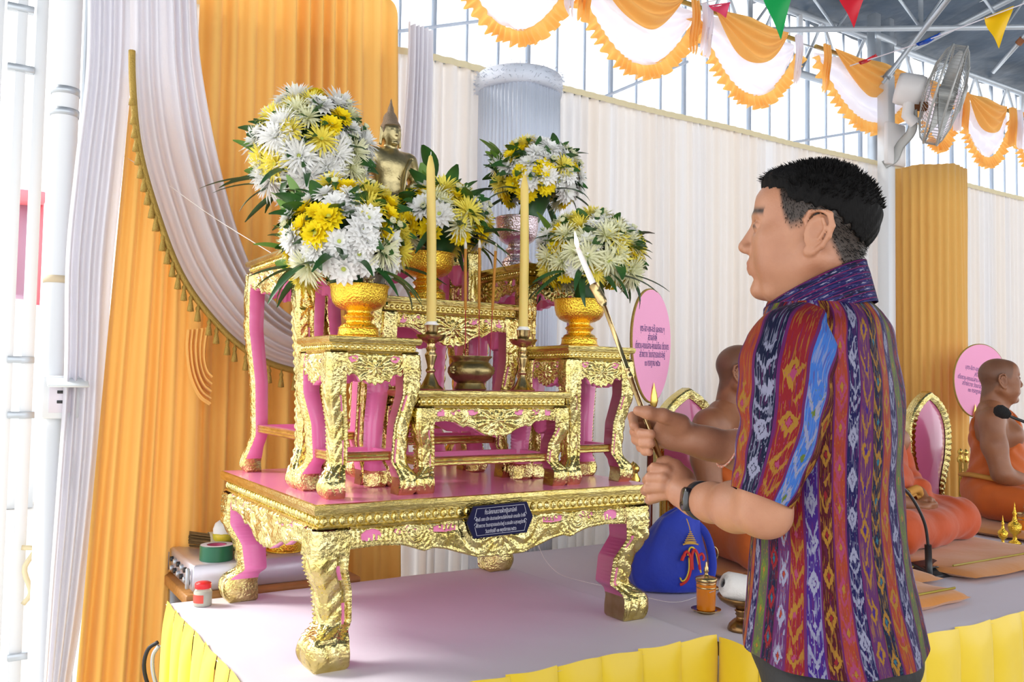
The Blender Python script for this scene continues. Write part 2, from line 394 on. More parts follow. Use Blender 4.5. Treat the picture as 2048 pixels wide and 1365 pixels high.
# glitter drapes
def strip_between(A, B, n, y_amp, npl, seed, nu=80):
    A = smooth_path(A, n); B = smooth_path(B, n)
    def f(u, v):
        i = np.clip(np.round(v*(n-1)).astype(int), 0, n-1)
        P = A[i]*(1-u[..., None])+B[i]*u[..., None]
        a = pleats(u, npl, y_amp, seed, .75)+y_amp*.5*(vnoise(u*npl*2.1+v*2, seed+2)-.5)
        P = P.copy(); P[..., 1] -= a*np.minimum(1, np.linalg.norm(B[i]-A[i], axis=-1)/.12); return P
    return sheet(f, nu, n)
A = [at(*p, Y=3.13) for p in ((374, 660), (372, 700), (380, 755), (398, 795), (420, 812))]
B = [at(*p, Y=3.10) for p in ((420, 655), (414, 690), (412, 715), (416, 735), (424, 745))]
mk('gathered_tie', strip_between(A, B, 30, .016, 5, 61, 60), M['orange_cloth'], oc)
gd = thing('glitter_drape', 'white glitter drape hanging straight beside the left steel pole', 'curtain', tuple(at(150, 1400, Y=3.2)))
A = [at(*p, Y=3.16) for p in ((176, -60), (172, 140), (150, 330), (132, 520), (128, 760), (112, 1000), (98, 1200), (84, 1430))]
B = [at(*p, Y=3.18) for p in ((268, -60), (264, 140), (248, 330), (228, 520), (216, 700), (204, 900), (170, 1200), (132, 1430))]
mk('cloth', strip_between(A, B, 60, .016, 4, 31), M['sparkle'], gd)
gs = thing('glitter_swag', 'white glitter swag with gold tassel trim sweeping down to the right', 'curtain', tuple(at(430, 640, Y=3.12)))
EB = [(262, -60), (262, 60), (263, 170), (276, 300), (312, 430), (362, 555), (432, 650), (505, 712), (585, 742), (680, 752)]
EA = [(392, -60), (398, 60), (404, 130), (424, 250), (446, 350), (470, 440), (500, 525), (540, 590), (600, 640), (700, 668)]
A = [at(*p, Y=3.10) for p in EA]; B = [at(*p, Y=3.06) for p in EB]
mk('cloth', strip_between(A, B, 80, .017, 7, 51, 110), M['sparkle'], gs)
Bp = smooth_path([b+np.array([0, -.022, 0]) for b in B], 90)
mk('gold_braid', tube(Bp[14:], .011, 8), M['gold_fringe'], gs)
tas = mesh('tassel', *join([lathe([(.0, .0), (.0035, -.002), (.0035, -.012), (.0075, -.018), (.0075, -.026), (.0055, -.028), (.009, -.045), (.0115, -.064), (.0, -.066)], 10)]))
d_ = np.r_[0, np.cumsum(np.linalg.norm(np.diff(Bp, axis=0), axis=1))]
s_ = d_[20]
while s_ < d_[-1]:
    i = min(np.searchsorted(d_, s_), 89); o = put('tassel', tas, M['gold_fringe'], gs); o.location = Vector(Bp[i]-np.array(gs.location)+np.array([0, -.004, -.006])); s_ += .046
gs = thing('glitter_swag', 'white glitter swag at the right side of the orange drape behind the statue', 'curtain', tuple(at(840, 300, Y=3.2)))
A = [at(*p, Y=3.20) for p in ((814, 46), (812, 120), (806, 220), (796, 330), (778, 440), (745, 540), (700, 620))]
B = [at(*p, Y=3.17) for p in ((866, 60), (865, 140), (862, 260), (858, 380), (846, 500), (812, 600), (740, 690))]
mk('cloth', strip_between(A, B, 60, .018, 5, 71), M['sparkle'], gs)

# fringe column and orange column
def column(name, label, cx, cy, r, z0, z1, n, amp, m, band=None, seed=0, nz=10):
    t = thing(name, label, 'column', (cx, cy, z0))
    a = np.arange(n*6)*2*PI/(n*6); am = amp*(np.sin(a*n)+.7*(vnoise(a*n*.9, seed)-.5))
    zz = np.linspace(z0, z1, nz); V = []
    for ai, b in zip(a, am):
        for j, z in enumerate(zz): rr = r+b*(.6 if j == nz-1 else 1)+.006*math.sin(ai*5+z*2); V.append((cx+rr*math.cos(ai), cy+rr*math.sin(ai), z+(.004*math.sin(ai*7+seed) if j == nz-1 else 0)))
    F = gridf(len(a), nz, True)+[tuple(i*nz+nz-1 for i in range(len(a)))]
    mk('hanging_cloth', (np.array(V), F), m, t)
    return t
c_ = at(1036, 300, d=3.95)
sc = column('silver_fringe_column', 'round column covered with hanging silver glitter fringe', c_[0], c_[1], .18, .1, 2.70, 60, .005, M['silver_fringe'], seed=3)
V, F = lathe([(.182, 2.66), (.196, 2.665), (.199, 2.70), (.196, 2.735), (.19, 2.742), (.0, 2.752)], 60)
mk('top_band', (V+np.array([c_[0], c_[1], 0]), F), M['silver_fringe'], sc)
rs = random.Random(3); Vf = []
for i in range(260):    # short threads standing off the rim
    a = rs.random()*2*PI; z = 2.66+rs.random()*.09; p = np.array([c_[0]+.195*math.cos(a), c_[1]+.195*math.sin(a), z]); q = p+np.array([math.cos(a)*.012, math.sin(a)*.012, rs.uniform(-.012, .012)])
    Vf.append(tube(np.array([p, q]), .0012, 3, False))
tag(mk('loose_threads', join(Vf), M['silver_fringe'], sc), kind='stuff')
c_ = at(1850, 500, d=5.55)
column('orange_column', 'round column wrapped in orange pleated cloth below the wall fan', c_[0], c_[1], .235, .1, at(1850, 332, d=5.4)[2], 30, .010, M['orange_cloth'], seed=8)
# ================================================================== THE GOLDEN ALTAR TABLES
def smoothstep(a, b, x):
    t = np.clip((x-a)/(b-a), 0, 1); return t*t*(3-2*t)
def rosette(R, h, n=8, seed=0):
    nr, na = 7, n*6
    V = []
    for i in range(nr):
        r = i/(nr-1)
        for j in range(na):
            a = j*2*PI/na; pet = abs(math.cos(a*n/2))
            rr = R*r*(.78+.22*pet); z = h*((1-r**3)*(.35+.65*pet*min(1, r*1.6)) if r > .28 else .55+.45*math.cos(r/.28*PI/2)) if r < 1 else 0
            V.append((rr*math.cos(a), -z, rr*math.sin(a)))
    F = []
    for i in range(nr-1):
        for j in range(na): F.append((i*na+j, i*na+(j+1) % na, (i+1)*na+(j+1) % na, (i+1)*na+j))
    return np.array(V), F
ROS = {}
def ros_mesh(R, h, n):
    k = (round(R, 4), n)
    if k not in ROS:
        ROS[k] = mesh('carved_rosette', *rosette(R, h, n)); ROS[k].materials.append(M['gold'])
    return ROS[k]
BOW = [(0, 1.0), (.035, .93), (.07, .955), (.16, .93), (.26, .80), (.36, .66), (.44, .60), (.49, .66), (.53, .60), (.62, .47), (.76, .42), (.9, .45), (1.0, .52)]
BOWS = [(0, 1.0), (.08, .9), (.16, .94), (.30, .82), (.42, .88), (.5, .70), (.62, .62), (.74, .70), (.84, .56), (1.0, .6)]
def table(name, label, x0, x1, y0, y1, z0, z1, lw=.046, ts=.019, tf=.023, ah=.082, sh=.024, ov=.004, fh=.048, stretch=True, bow=BOWS, ros=.026, nrm=None):
    t = thing(name, label, 'altar table', ((x0+x1)/2, (y0+y1)/2, z0), group='carved altar stands' if stretch else None)
    cx, cy = (x0+x1)/2, (y0+y1)/2
    # --- top slab and mouldings: rectangular rings following a profile
    def rings(prof, capt=None, capb=False):
        V = []
        for o, z in prof: V += [(x0-o, y0-o, z), (x1+o, y0-o, z), (x1+o, y1+o, z), (x0-o, y1+o, z)]
        F = []; mi = []
        for i in range(len(prof)-1):
            for j in range(4): F.append((i*4+j, i*4+4+j, i*4+4+(j+1) % 4, i*4+(j+1) % 4)); mi.append(0)
        if capt is not None: F.append((0, 1, 2, 3)); mi.append(capt)
        if capb: k = len(prof)*4-4; F.append((k+3, k+2, k+1, k)); mi.append(1)
        return (np.array(V), F), mi
    vf, mi = rings([(ov-.004, z1), (ov+.001, z1-.002), (ov+.003, z1-ts*.45), (ov, z1-ts+.002), (ov-.004, z1-ts), (-.02, z1-ts)], 1, True)
    mk('tabletop', vf, [M['goldedge'], M['pink']], t, mi=mi, smooth=False)
    zf = z1-ts-tf
    vf, mi = rings([(-.02, z1-ts), (-.006, z1-ts), (-.006, z1-ts-.002), (-.007, zf+.009), (-.002, zf+.008), (.001, zf+.005), (-.002, zf), (-.03, zf)])
    mk('frieze', vf, [M['goldedge'], M['pink']], t, mi=mi, smooth=False)
    bd = []; p = tf*.62; zb = zf+.009+(tf-.011)/2
    oc = lathe([(0, -.5), (.42, -.30), (.5, 0), (.34, .34), (0, .5)], 6, False)
    for (A, B, nn) in (((x0+.006, y0+.007), (x1-.006, y0+.007), (0, -1)), ((x0+.007, y0+.006), (x0+.007, y1-.006), (-1, 0)), ((x1-.007, y0+.006), (x1-.007, y1-.006), (1, 0)), ((x0+.006, y1-.007), (x1-.006, y1-.007), (0, 1))):
        L_ = math.hypot(B[0]-A[0], B[1]-A[1]); n = int(L_/p)
        for i in range(n):
            f = (i+.5)/n; v, fc = oc
            bd.append((v*np.array([p*.92, p*.62, tf-.011])*1.0+np.array([A[0]+(B[0]-A[0])*f, A[1]+(B[1]-A[1])*f, zb]), fc))
    mk('carved_beads', join(bd), M['gold'], t)
    # --- aprons
    za = zf
    def apron(side):
        if side in 'fb': a0, a1 = x0, x1
        else: a0, a1 = y0, y1
        half = (a1-a0)/2; mid = (a0+a1)/2; sp = half-lw*.55
        nx = max(40, int(2*sp/.0030)); nz = 30
        s = np.linspace(-1, 1, nx); bs = np.array(bow); dep = ah*np.interp(np.abs(s), bs[:, 0], bs[:, 1])
        Sg, Vg = np.meshgrid(s, np.linspace(0, 1, nz), indexing='ij')
        X = Sg*sp; Dz = Vg*dep[:, None]; Z = za-Dz
        edge = (dep[:, None]-Dz)                         # distance above the scalloped edge
        r = np.zeros_like(X)
        rope = np.exp(-((edge-.0045)/.0035)**2); r = np.maximum(r, rope*(.62+.25*np.sin((X*1.0+Dz*.6)*900)))
        # acanthus scrolls fanning out from the centre flower
        ax = np.abs(X); ang = np.arctan2(Dz-ah*.42, ax-.002); rad = np.hypot(ax, Dz-ah*.42)
        scr = .5+.5*np.sin(ang*13+rad*95+2.2*np.sin(rad*60)); 
        spir = .5+.5*np.sin(np.hypot(ax-sp*.55, Dz-ah*.22)*520-1.5*np.arctan2(Dz-ah*.22, ax-sp*.55))
        wgt = smoothstep(.30, .62, ax/sp)
        body = scr*(1-wgt)+spir*wgt
        cen = np.exp(-(rad/(ros*1.15))**4)
        r = np.maximum(r, (.25+.65*body)*(1-rope)*(1-cen*.6))
        top = smoothstep(.0, .006, Dz); r = r*top
        # pink ground that shows between the scrolls
        pk = np.zeros_like(X, bool)
        for c, cz, ra, rz in ((.36, .16, .10, .10), (.60, .14, .07, .11), (.80, .20, .06, .16)) if sp > .14 else ((.60, .16, .14, .13),):
            pk |= ((ax/sp-c)/ra)**2+((Dz/ah-cz)/rz)**2 < 1
        pk &= (edge > .012) & (spir+scr > .75)
        r = np.where(pk, -.25, r)
        out = .0015+.0078*r
        pkf = (pk[:-1, :-1] & pk[1:, 1:]).ravel()
        def place(a, o, z):
            if side == 'f': return np.stack([mid+a, y0-o+0*a, z], -1)
            if side == 'b': return np.stack([mid-a, y1+o+0*a, z], -1)
            if side == 'l': return np.stack([x0-o+0*a, mid-a, z], -1)
            return np.stack([x1+o+0*a, mid+a, z], -1)
        Vf = place(X, out-.006, Z).reshape(-1, 3)
        thk = .017
        Vb = place(X[:, [0, -1]], np.full((nx, 2), -thk-.006), Z[:, [0, -1]]).reshape(-1, 3)
        F = gridf(nx, nz); mi = list(pkf.astype(int)); n0 = len(Vf)
        for i in range(nx-1):
            F.append((n0+i*2, n0+i*2+1, n0+i*2+3, n0+i*2+2)); mi.append(1)
            F.append((i*nz+nz-1, (i+1)*nz+nz-1, n0+(i+1)*2+1, n0+i*2+1)); mi.append(1)
        o = mk('apron', (np.vstack([Vf, Vb]), F), [M['gold'], M['pink']], t, mi=mi)
        o2 = put('carved_rosette', ros_mesh(ros, .010, 8), M['gold'], o)
        c = place(np.array([0.0]), np.array([-.003]), np.array([za-ah*.42]))[0]-np.array(t.location)
        o2.location = Vector(c); o2.rotation_euler = (0, 0, {'f': 0, 'l': -PI/2, 'r': PI/2, 'b': PI}[side])
    for sd_ in 'fblr': apron(sd_)
    # --- cabriole legs
    hl = zf-z0; tb = 1-fh/hl
    def leg(sx, sy):
        na, nt = 17, 90
        T_ = np.linspace(0, 1, nt)
        kt = [0, .10, .28, .52*tb/.88, .78*tb/.88, tb-.045, tb-.012, tb+.03, tb+.5*(1-tb), 1-.06*(1-tb), 1]
        ko = [0, .003, .001, -sh*.75, -sh, -sh*.55, -.004, .003, .004, -.001, -.006]
        kw = [lw, lw*1.02, lw*.95, lw*.86, lw*.80, lw*.82, lw*1.0, lw*1.06, lw*1.10, lw*1.04, lw*.92]
        o = np.interp(T_, kt, ko); w_ = np.interp(T_, kt, kw)
        ker = np.array([.25, .5, .25])
        for _ in range(2):
            o[1:-1] = np.convolve(o, ker, 'valid'); w_[1:-1] = np.convolve(w_, ker, 'valid')
        a = np.linspace(0, 1, na); A, T2 = np.meshgrid(a, T_, indexing='ij')
        foot = T2 > tb
        up = np.clip((T2)/(tb), 0, 1)
        rope = (A < .17)*(.55+.35*np.sin(T2*hl*620+A*9))
        leafr = (.45+.5*np.abs(np.sin((T2*hl*27-A*1.9)*PI))**.7)*(A > .42)
        vein = .35*(np.abs(A-.40) < .05)
        r = np.maximum(np.maximum(rope, leafr), vein)
        r = np.where(up < .24, .3+.55*np.abs(np.sin(np.hypot((A-.6)*lw, (T2-.10)*hl)*430+3*np.arctan2((T2-.10)*hl, (A-.6)*lw))), r)
        slot = (np.abs(A-.30) < .105) & ((np.abs(up-.40) < .075) | (np.abs(up-.80) < .105))
        r = np.where(slot, -.3, r)
        tf_ = np.clip((T2-tb)/(1-tb), 0, 1)
        pet = .25+.75*np.abs(np.sin((A*3.0+tf_*.55)*PI))*np.sin(np.clip(tf_*1.15, 0, 1)*PI)**.5
        r = np.where(foot, pet, r)
        r = r*np.where(A > .97, 0, 1)*np.where(A < .03, 0, 1)
        d = .0085*(lw/.05)**.7*r
        Z = zf-T2*hl
        inn = (o-w_)[None, :]+A*w_[None, :]             # offset from the outer face line
        P1 = np.stack([np.where(sx < 0, x0-inn, x1+inn), np.where(sy < 0, y0-(o[None]+d), y1+(o[None]+d)), Z], -1)   # front/back face
        P2 = np.stack([np.where(sx < 0, x0-(o[None]+d), x1+(o[None]+d)), np.where(sy < 0, y0-inn, y1+inn), Z], -1)
        V1 = P1.reshape(-1, 3); V2 = P2.reshape(-1, 3)
        ci = np.stack([np.where(sx < 0, x0-(o-w_), x1+(o-w_)), np.where(sy < 0, y0-(o-w_), y1+(o-w_)), zf-T_*hl], -1)
        F = gridf(na, nt); sl = (slot[:-1, :-1] & slot[1:, 1:]).ravel().astype(int)
        mi = list(sl)+list(sl); n1 = len(V1); F = F+gridf(na, nt, off=n1); n2 = n1*2
        ftb = foot[0]
        for j in range(nt-1):
            F.append((j, n2+j, n2+j+1, j+1)); mi.append(0 if (ftb[j] and sx < 2 and (sx > 0)) else 1)
            F.append((n1+j, n1+j+1, n2+j+1, n2+j)); mi.append(0 if ftb[j] and sy > 0 else 1)
        F.append((nt-1, n2+nt-1, n1+nt-1, (na-1)*nt+nt-1)); mi.append(1)
        L_ = mk('leg', (np.vstack([V1, V2, ci]), F), [M['gold'], M['pink']], t, mi=mi)
        return L_
    for sx in (-1, 1):
        for sy in (-1, 1): leg(sx, sy)
    if stretch:
        zs = z0+fh+hl*.14; i = sh+lw*.35
        for A, B, nrm_ in (((x0+i, y0+i), (x1-i, y0+i), 'f'), ((x0+i, y1-i), (x1-i, y1-i), 'b'), ((x0+i, y0+i), (x0+i, y1-i), 'l'), ((x1-i, y0+i), (x1-i, y1-i), 'r')):
            if nrm_ in 'fb': pr = lambda o, z, f: (A[0]+(B[0]-A[0])*f, A[1]+(-o if nrm_ == 'f' else o), z)
            else: pr = lambda o, z, f: (A[0]+(-o if nrm_ == 'l' else o), A[1]+(B[1]-A[1])*f, z)
            prof = [(-.012, .012), (.010, .012), (.013, .009), (.010, .004), (.013, 0), (.010, -.004), (.012, -.009), (.008, -.012), (-.012, -.012)]
            V = [pr(o, zs+z, f) for f in (0, 1) for o, z in prof]; n = len(prof)
            F = [(k, k+1, n+k+1, n+k) for k in range(n-1)]+[(n-1, 0, n, 2*n-1)]
            mk('stretcher', (np.array(V), F), [M['goldedge'], M['pink']], t, mi=[1]+[0]*(n-2)+[1], smooth=False)
    return t
TT = 1.0698
table('altar_base_table', 'wide pink and gold carved base table with cabriole legs on the white cloth', .7183, 1.7230, 1.9592, 2.7850, S, TT, lw=.083, ts=.027, tf=.036, ah=.105, sh=.040, ov=.010, fh=.070, stretch=False, bow=BOW, ros=.034)
table('altar_stand', 'small gold and pink carved stand at the front left of the altar', .762, 1.000, 2.022, 2.250, TT, 1.4685)
table('altar_stand', 'low wide gold carved table at the front holding the incense pot', 1.005, 1.475, 2.022, 2.250, TT, 1.336, ts=.02, tf=.026, bow=BOW, ros=.030, ah=.08, sh=.02)
table('altar_stand', 'small gold and pink carved stand at the front right of the altar', 1.480, 1.718, 2.026, 2.252, TT, 1.4705)
table('altar_stand', 'wide gold carved table of middle height behind the candlesticks', 1.005, 1.458, 2.264, 2.492, TT, 1.600, ts=.02, tf=.026, bow=BOW, ros=.030, ah=.095)
table('altar_stand', 'tall gold and pink carved stand at the left back of the altar', .762, 1.000, 2.264, 2.765, TT, 1.727)
table('altar_stand', 'tall gold and pink carved stand at the right back of the altar', 1.480, 1.718, 2.264, 2.765, TT, 1.735)
table('altar_stand', 'tallest gold carved table at the back centre carrying the statue', 1.015, 1.458, 2.505, 2.765, TT, 1.829, ts=.02, tf=.026, bow=BOW, ros=.030, ah=.095)

# ---------------- plaque with Thai lettering
M['navy'] = mat('dark_blue_plaque', srgb(12, 12, 58), .45, 0, spec=.2)
M['white_print'] = mat('white_print', srgb(206, 206, 220), .6)
M['blue_print'] = mat('blue_print', srgb(70, 56, 132), .7)
def text_lines(par, lines, size, lead, mtl, name, Mx, sx=1.0):
    """flat printed lettering, one mesh for each line"""
    for i, (s_, k) in enumerate(lines):
        cu = bpy.data.curves.new(name, 'FONT'); cu.body = s_; cu.align_x = 'CENTER'; cu.size = size*k; cu.extrude = .0001; cu.resolution_u = 2
        tmp = bpy.data.objects.new(name, cu); COL.objects.link(tmp)
        bpy.context.view_layer.update(); me = bpy.data.meshes.new_from_object(tmp.evaluated_get(bpy.context.evaluated_depsgraph_get()))
        bpy.data.objects.remove(tmp); me.name = name; me.materials.clear(); me.materials.append(mtl)
        o = bpy.data.objects.new(name, me); COL.objects.link(o); o.parent = par
        o.matrix_basis = Mx @ Matrix.Translation((0, -i*lead, 0)) @ Matrix.Diagonal((sx, 1, 1, 1))
pc = at(1001, 1040, Y=1.938); pq = thing('plaque', 'dark blue plaque with white Thai lettering on the base table front', 'plaque', tuple(pc))
wp, hp, ct = .1000, .0405, .020
out = [(-wp+ct, hp), (wp-ct, hp), (wp, 0), (wp-ct, -hp), (-wp+ct, -hp), (-wp, 0)]
V, F = slab(out, -.002, .004); tl = math.radians(1.2)
def tilt(V, a):
    c, s_ = math.cos(a), math.sin(a); V = np.asarray(V, float).copy(); x_ = V[:, 0].copy(); z_ = V[:, 2].copy(); V[:, 0] = c*x_-s_*z_; V[:, 2] = s_*x_+c*z_; return V
mk('board', (tilt(V, tl), F), M['navy'], pq, smooth=False, world=False)
fr = []
k = .90
ip = [(x_*k, z_*.84) for x_, z_ in out]
for A_, B_ in ((ip[0], ip[1]), (ip[3], ip[4]), (ip[1], (ip[1][0]+.006, .012)), ((ip[1][0]+.006, -.012), ip[3]), (ip[0], (ip[0][0]-.006, .012)), ((ip[0][0]-.006, -.012), ip[4])):
    fr.append(bar((A_[0], -.0024, A_[1]), (B_[0], -.0024, B_[1]), .0006, 4))
for sx in (-1, 1):
    for zz in (.008, -.008):
        a = np.linspace(0, 5.5, 16); fr.append(tube(np.stack([sx*(ip[1][0]+.003+.0045*np.cos(a)*(1-a/9)), np.full(16, -.0024), zz+.006*np.sin(a)*(1-a/9)], -1), .0006, 4))
V, F = join(fr); mk('border', (tilt(V, tl), F), M['white_print'], pq, world=False)
Mx = Matrix.Translation((0, -.0026, 0)) @ Matrix.Rotation(-tl, 4, 'Y') @ Matrix.Rotation(PI/2, 4, 'X') @ Matrix.Translation((0, .0180, 0))
text_lines(pq, [('ที่ระลึกงานถวายผ้ากฐินสามัคคี', 1.0), ('คุณธี บอย มวิท ประธานบริหารบริษัทไทยเล่า เทรดดิ้ง จำกัด', .80), ('สร้างถวาย วัดเขาสุวรรณประดิษฐ์ อ.ดอนสัก จ.สุราษฎร์ธานี', .80), ('วันอาทิตย์ที่ ๑๒ พฤศจิกายน ๒๕๖๖', .86)], .0158, .0160, M['white_print'], 'lettering', Mx, .52)

# ---------------- vases
VP = [(.0, .0), (.066, .0), (.067, .006), (.062, .010), (.060, .026), (.053, .040), (.040, .047), (.039, .052), (.046, .060), (.048, .064), (.046, .068), (.036, .076), (.037, .082), (.052, .086), (.068, .094), (.080, .108), (.085, .128), (.087, .150), (.091, .160), (.088, .162), (.080, .150), (.070, .12), (.0, .11)]
def vase(label, x, y, z, s, mt, name='pedestal_vase', sz=1.0):
    t = thing(name, label, 'vase', (x, y, z), group='pedestal vases on the altar')
    pr = np.array(VP)*s*np.array([1, sz])
    mk('foot', xf(lathe(pr[:7], 36)), mt, t, world=False, sharp=40)
    mk('stem', xf(lathe(pr[6:13], 36, False)), mt, t, world=False, sharp=40)
    mk('bowl', xf(lathe(pr[12:], 44, False)), mt, t, world=False, sharp=40)
    rg = []
    for zz, rr in ((.03, .0602), (.064, .048), (.157, .0895)): 
        a = np.linspace(0, 2*PI, 49); rg.append(tube(np.stack([rr*s*np.cos(a), rr*s*np.sin(a), 0*a+zz*s*sz], -1), .0016*s, 5, False))
    mk('ring_moulding', join(rg), mt, t, world=False)
    return t
vase('gold pedestal vase on the front left stand under the lower bouquet', .880, 2.136, 1.4685, .86, M['goldvase'])
vase('gold pedestal vase on the front right stand under the right bouquet', 1.600, 2.138, 1.4705, .90, M['goldvase'])
vase('gold pedestal vase on the middle table behind the left candle', 1.200, 2.378, 1.600, .92, M['goldvase'])
vase('gold pedestal vase on the tall left stand under the highest bouquet', .880, 2.50, 1.727, .86, M['goldvase'])
M['silver'] = mat('embossed_silver', srgb(206, 190, 196), .22, 1.0, bump=(150, .6, 2, .006))
vase('silver pedestal bowl on the tall right stand under the far bouquet', 1.600, 2.50, 1.735, .84, M['silver'], 'pedestal_bowl', 1.38)

# ---------------- incense pot, candlesticks, candles, joss sticks
ip_ = at(942, 779, Z=1.336); PX, PY = 1.236, 2.13
ip_ = at(942, 700, Y=PY); PX = ip_[0]
t = thing('incense_pot', 'round dark bronze incense pot with flared rim on the low table', 'incense pot', (PX, PY, 1.336))
k = .0125/10
mk('body', lathe([(.0, 0), (.042, 0), (.046, .004), (.041, .012), (.038, .020), (.044, .024), (.058, .036), (.065, .050), (.064, .062), (.055, .075), (.050, .079), (.052, .086), (.060, .093), (.060, .0955), (.056, .0955), (.046, .085), (.046, .07), (.0, .068)], 44), M['bronze'], t, world=False, sharp=50)
for sx in (-1, 1):
    hv, hf = rosette(.014, .010, 6); V = np.stack([sx*(.062-hv[:, 1]), hv[:, 0]-.01, hv[:, 2]+.056], -1)
    mk('mask_handle', (V, hf), M['bronze'], t, world=False)
mk('ash', lathe([(.0, .080), (.044, .079), (.046, .076)], 24, False), mat('grey_ash', srgb(150, 142, 134), .95, bump=(200, .8, 4)), t, world=False)
M['joss'] = mat('ochre_joss_stick', srgb(182, 122, 40), .7, bump=(300, .2)); M['redstick'] = mat('red_bamboo', srgb(168, 30, 52), .5)
for i, (b_, t_, lb) in enumerate((((931, 705), (931, 482), 'tall unlit joss stick on the left in the incense pot'), ((958, 705), (959, 480), 'tall unlit joss stick in the middle of the incense pot'), ((980, 705), (992, 487), 'leaning joss stick on the right in the incense pot'))):
    a = at(*b_, Y=PY-.005+.01*i); b = at(*t_, Y=PY-.01+.012*i); a[2] -= .012
    t = thing('joss_stick', lb, 'joss stick', tuple(a), group='joss sticks in the pot'); n = b-a
    mk('stem', bar(a, a+n*.42, .0013, 6), M['redstick'], t); mk('incense', tube(np.array([a+n*.40, a+n*.41, a+n*.93, a+n*.94]), [.0015, .0042, .0042, .003], 8), M['joss'], t)
    mk('ash_tip', tube(np.array([a+n*.93, a+n*.97, a+n]), [.0042, .0046, .002], 8), mat('pale_ash', srgb(214, 206, 190), .9), t)
CS = [(.0, 0), (.036, 0), (.037, .003), (.032, .007), (.024, .014), (.016, .030), (.0115, .040), (.0100, .046), (.0135, .051), (.0135, .054), (.009, .060), (.0105, .070), (.0165, .092), (.0165, .096), (.012, .102), (.0125, .108), (.0145, .112), (.011, .118), (.0115, .126), (.018, .130), (.034, .136), (.041, .147), (.042, .149), (.037, .144), (.016, .140), (.012, .143), (.0155, .150), (.0185, .164), (.020, .175), (.0205, .176), (.017, .176), (.016, .165), (.0, .165)]
for px, tx, ty, lb1, lb2 in ((862, 862, 305, 'brass candlestick with drip dish left of the incense pot', 'tall yellow candle in the left candlestick'), (1046, 1050, 345, 'brass candlestick with drip dish right of the incense pot', 'tall yellow candle in the right candlestick')):
    X = at(px, 700, Y=2.12)[0]
    t = thing('candlestick', lb1, 'candlestick', (X, 2.12, 1.336), group='brass candlesticks')
    c = np.array(CS)
    mk('base', lathe(c[:8], 32), M['brass'], t, world=False, sharp=50); mk('stem', lathe(c[7:20], 28, False), M['brass'], t, world=False, sharp=50)
    mk('drip_dish', lathe(c[19:26], 32, False), M['brass'], t, world=False, sharp=50); mk('socket', lathe(c[25:], 24, False), M['brass'], t, world=False, sharp=50)
    zb = 1.336+.166; b = at(tx, ty, Y=2.12); hgt = b[2]-zb
    t = thing('candle', lb2, 'candle', (X, 2.12, zb), group='tall yellow candles'); lean = (b[0]-X)/hgt
    pr = [(.0135, 0), (.0138, .004), (.0132, hgt*.5), (.0118, hgt*.9), (.0100, hgt-.035), (.005, hgt-.012), (.0, hgt-.006)]
    V, F = lathe(pr, 20); V[:, 0] += V[:, 2]*lean+.0015*np.sin(V[:, 2]*9); mk('wax_body', (V, F), M['wax'], t, world=False)
    mk('wick', bar((lean*hgt, 0, hgt-.012), (lean*hgt, 0, hgt+.002), .0011, 5), M['white_wax'], t, world=False)
    mk('melted_wax', lathe([(.0, .0), (.019, .008), (.0195, .012), (.0145, .018), (.0139, .02)], 18, False), M['white_wax'], t, world=False)
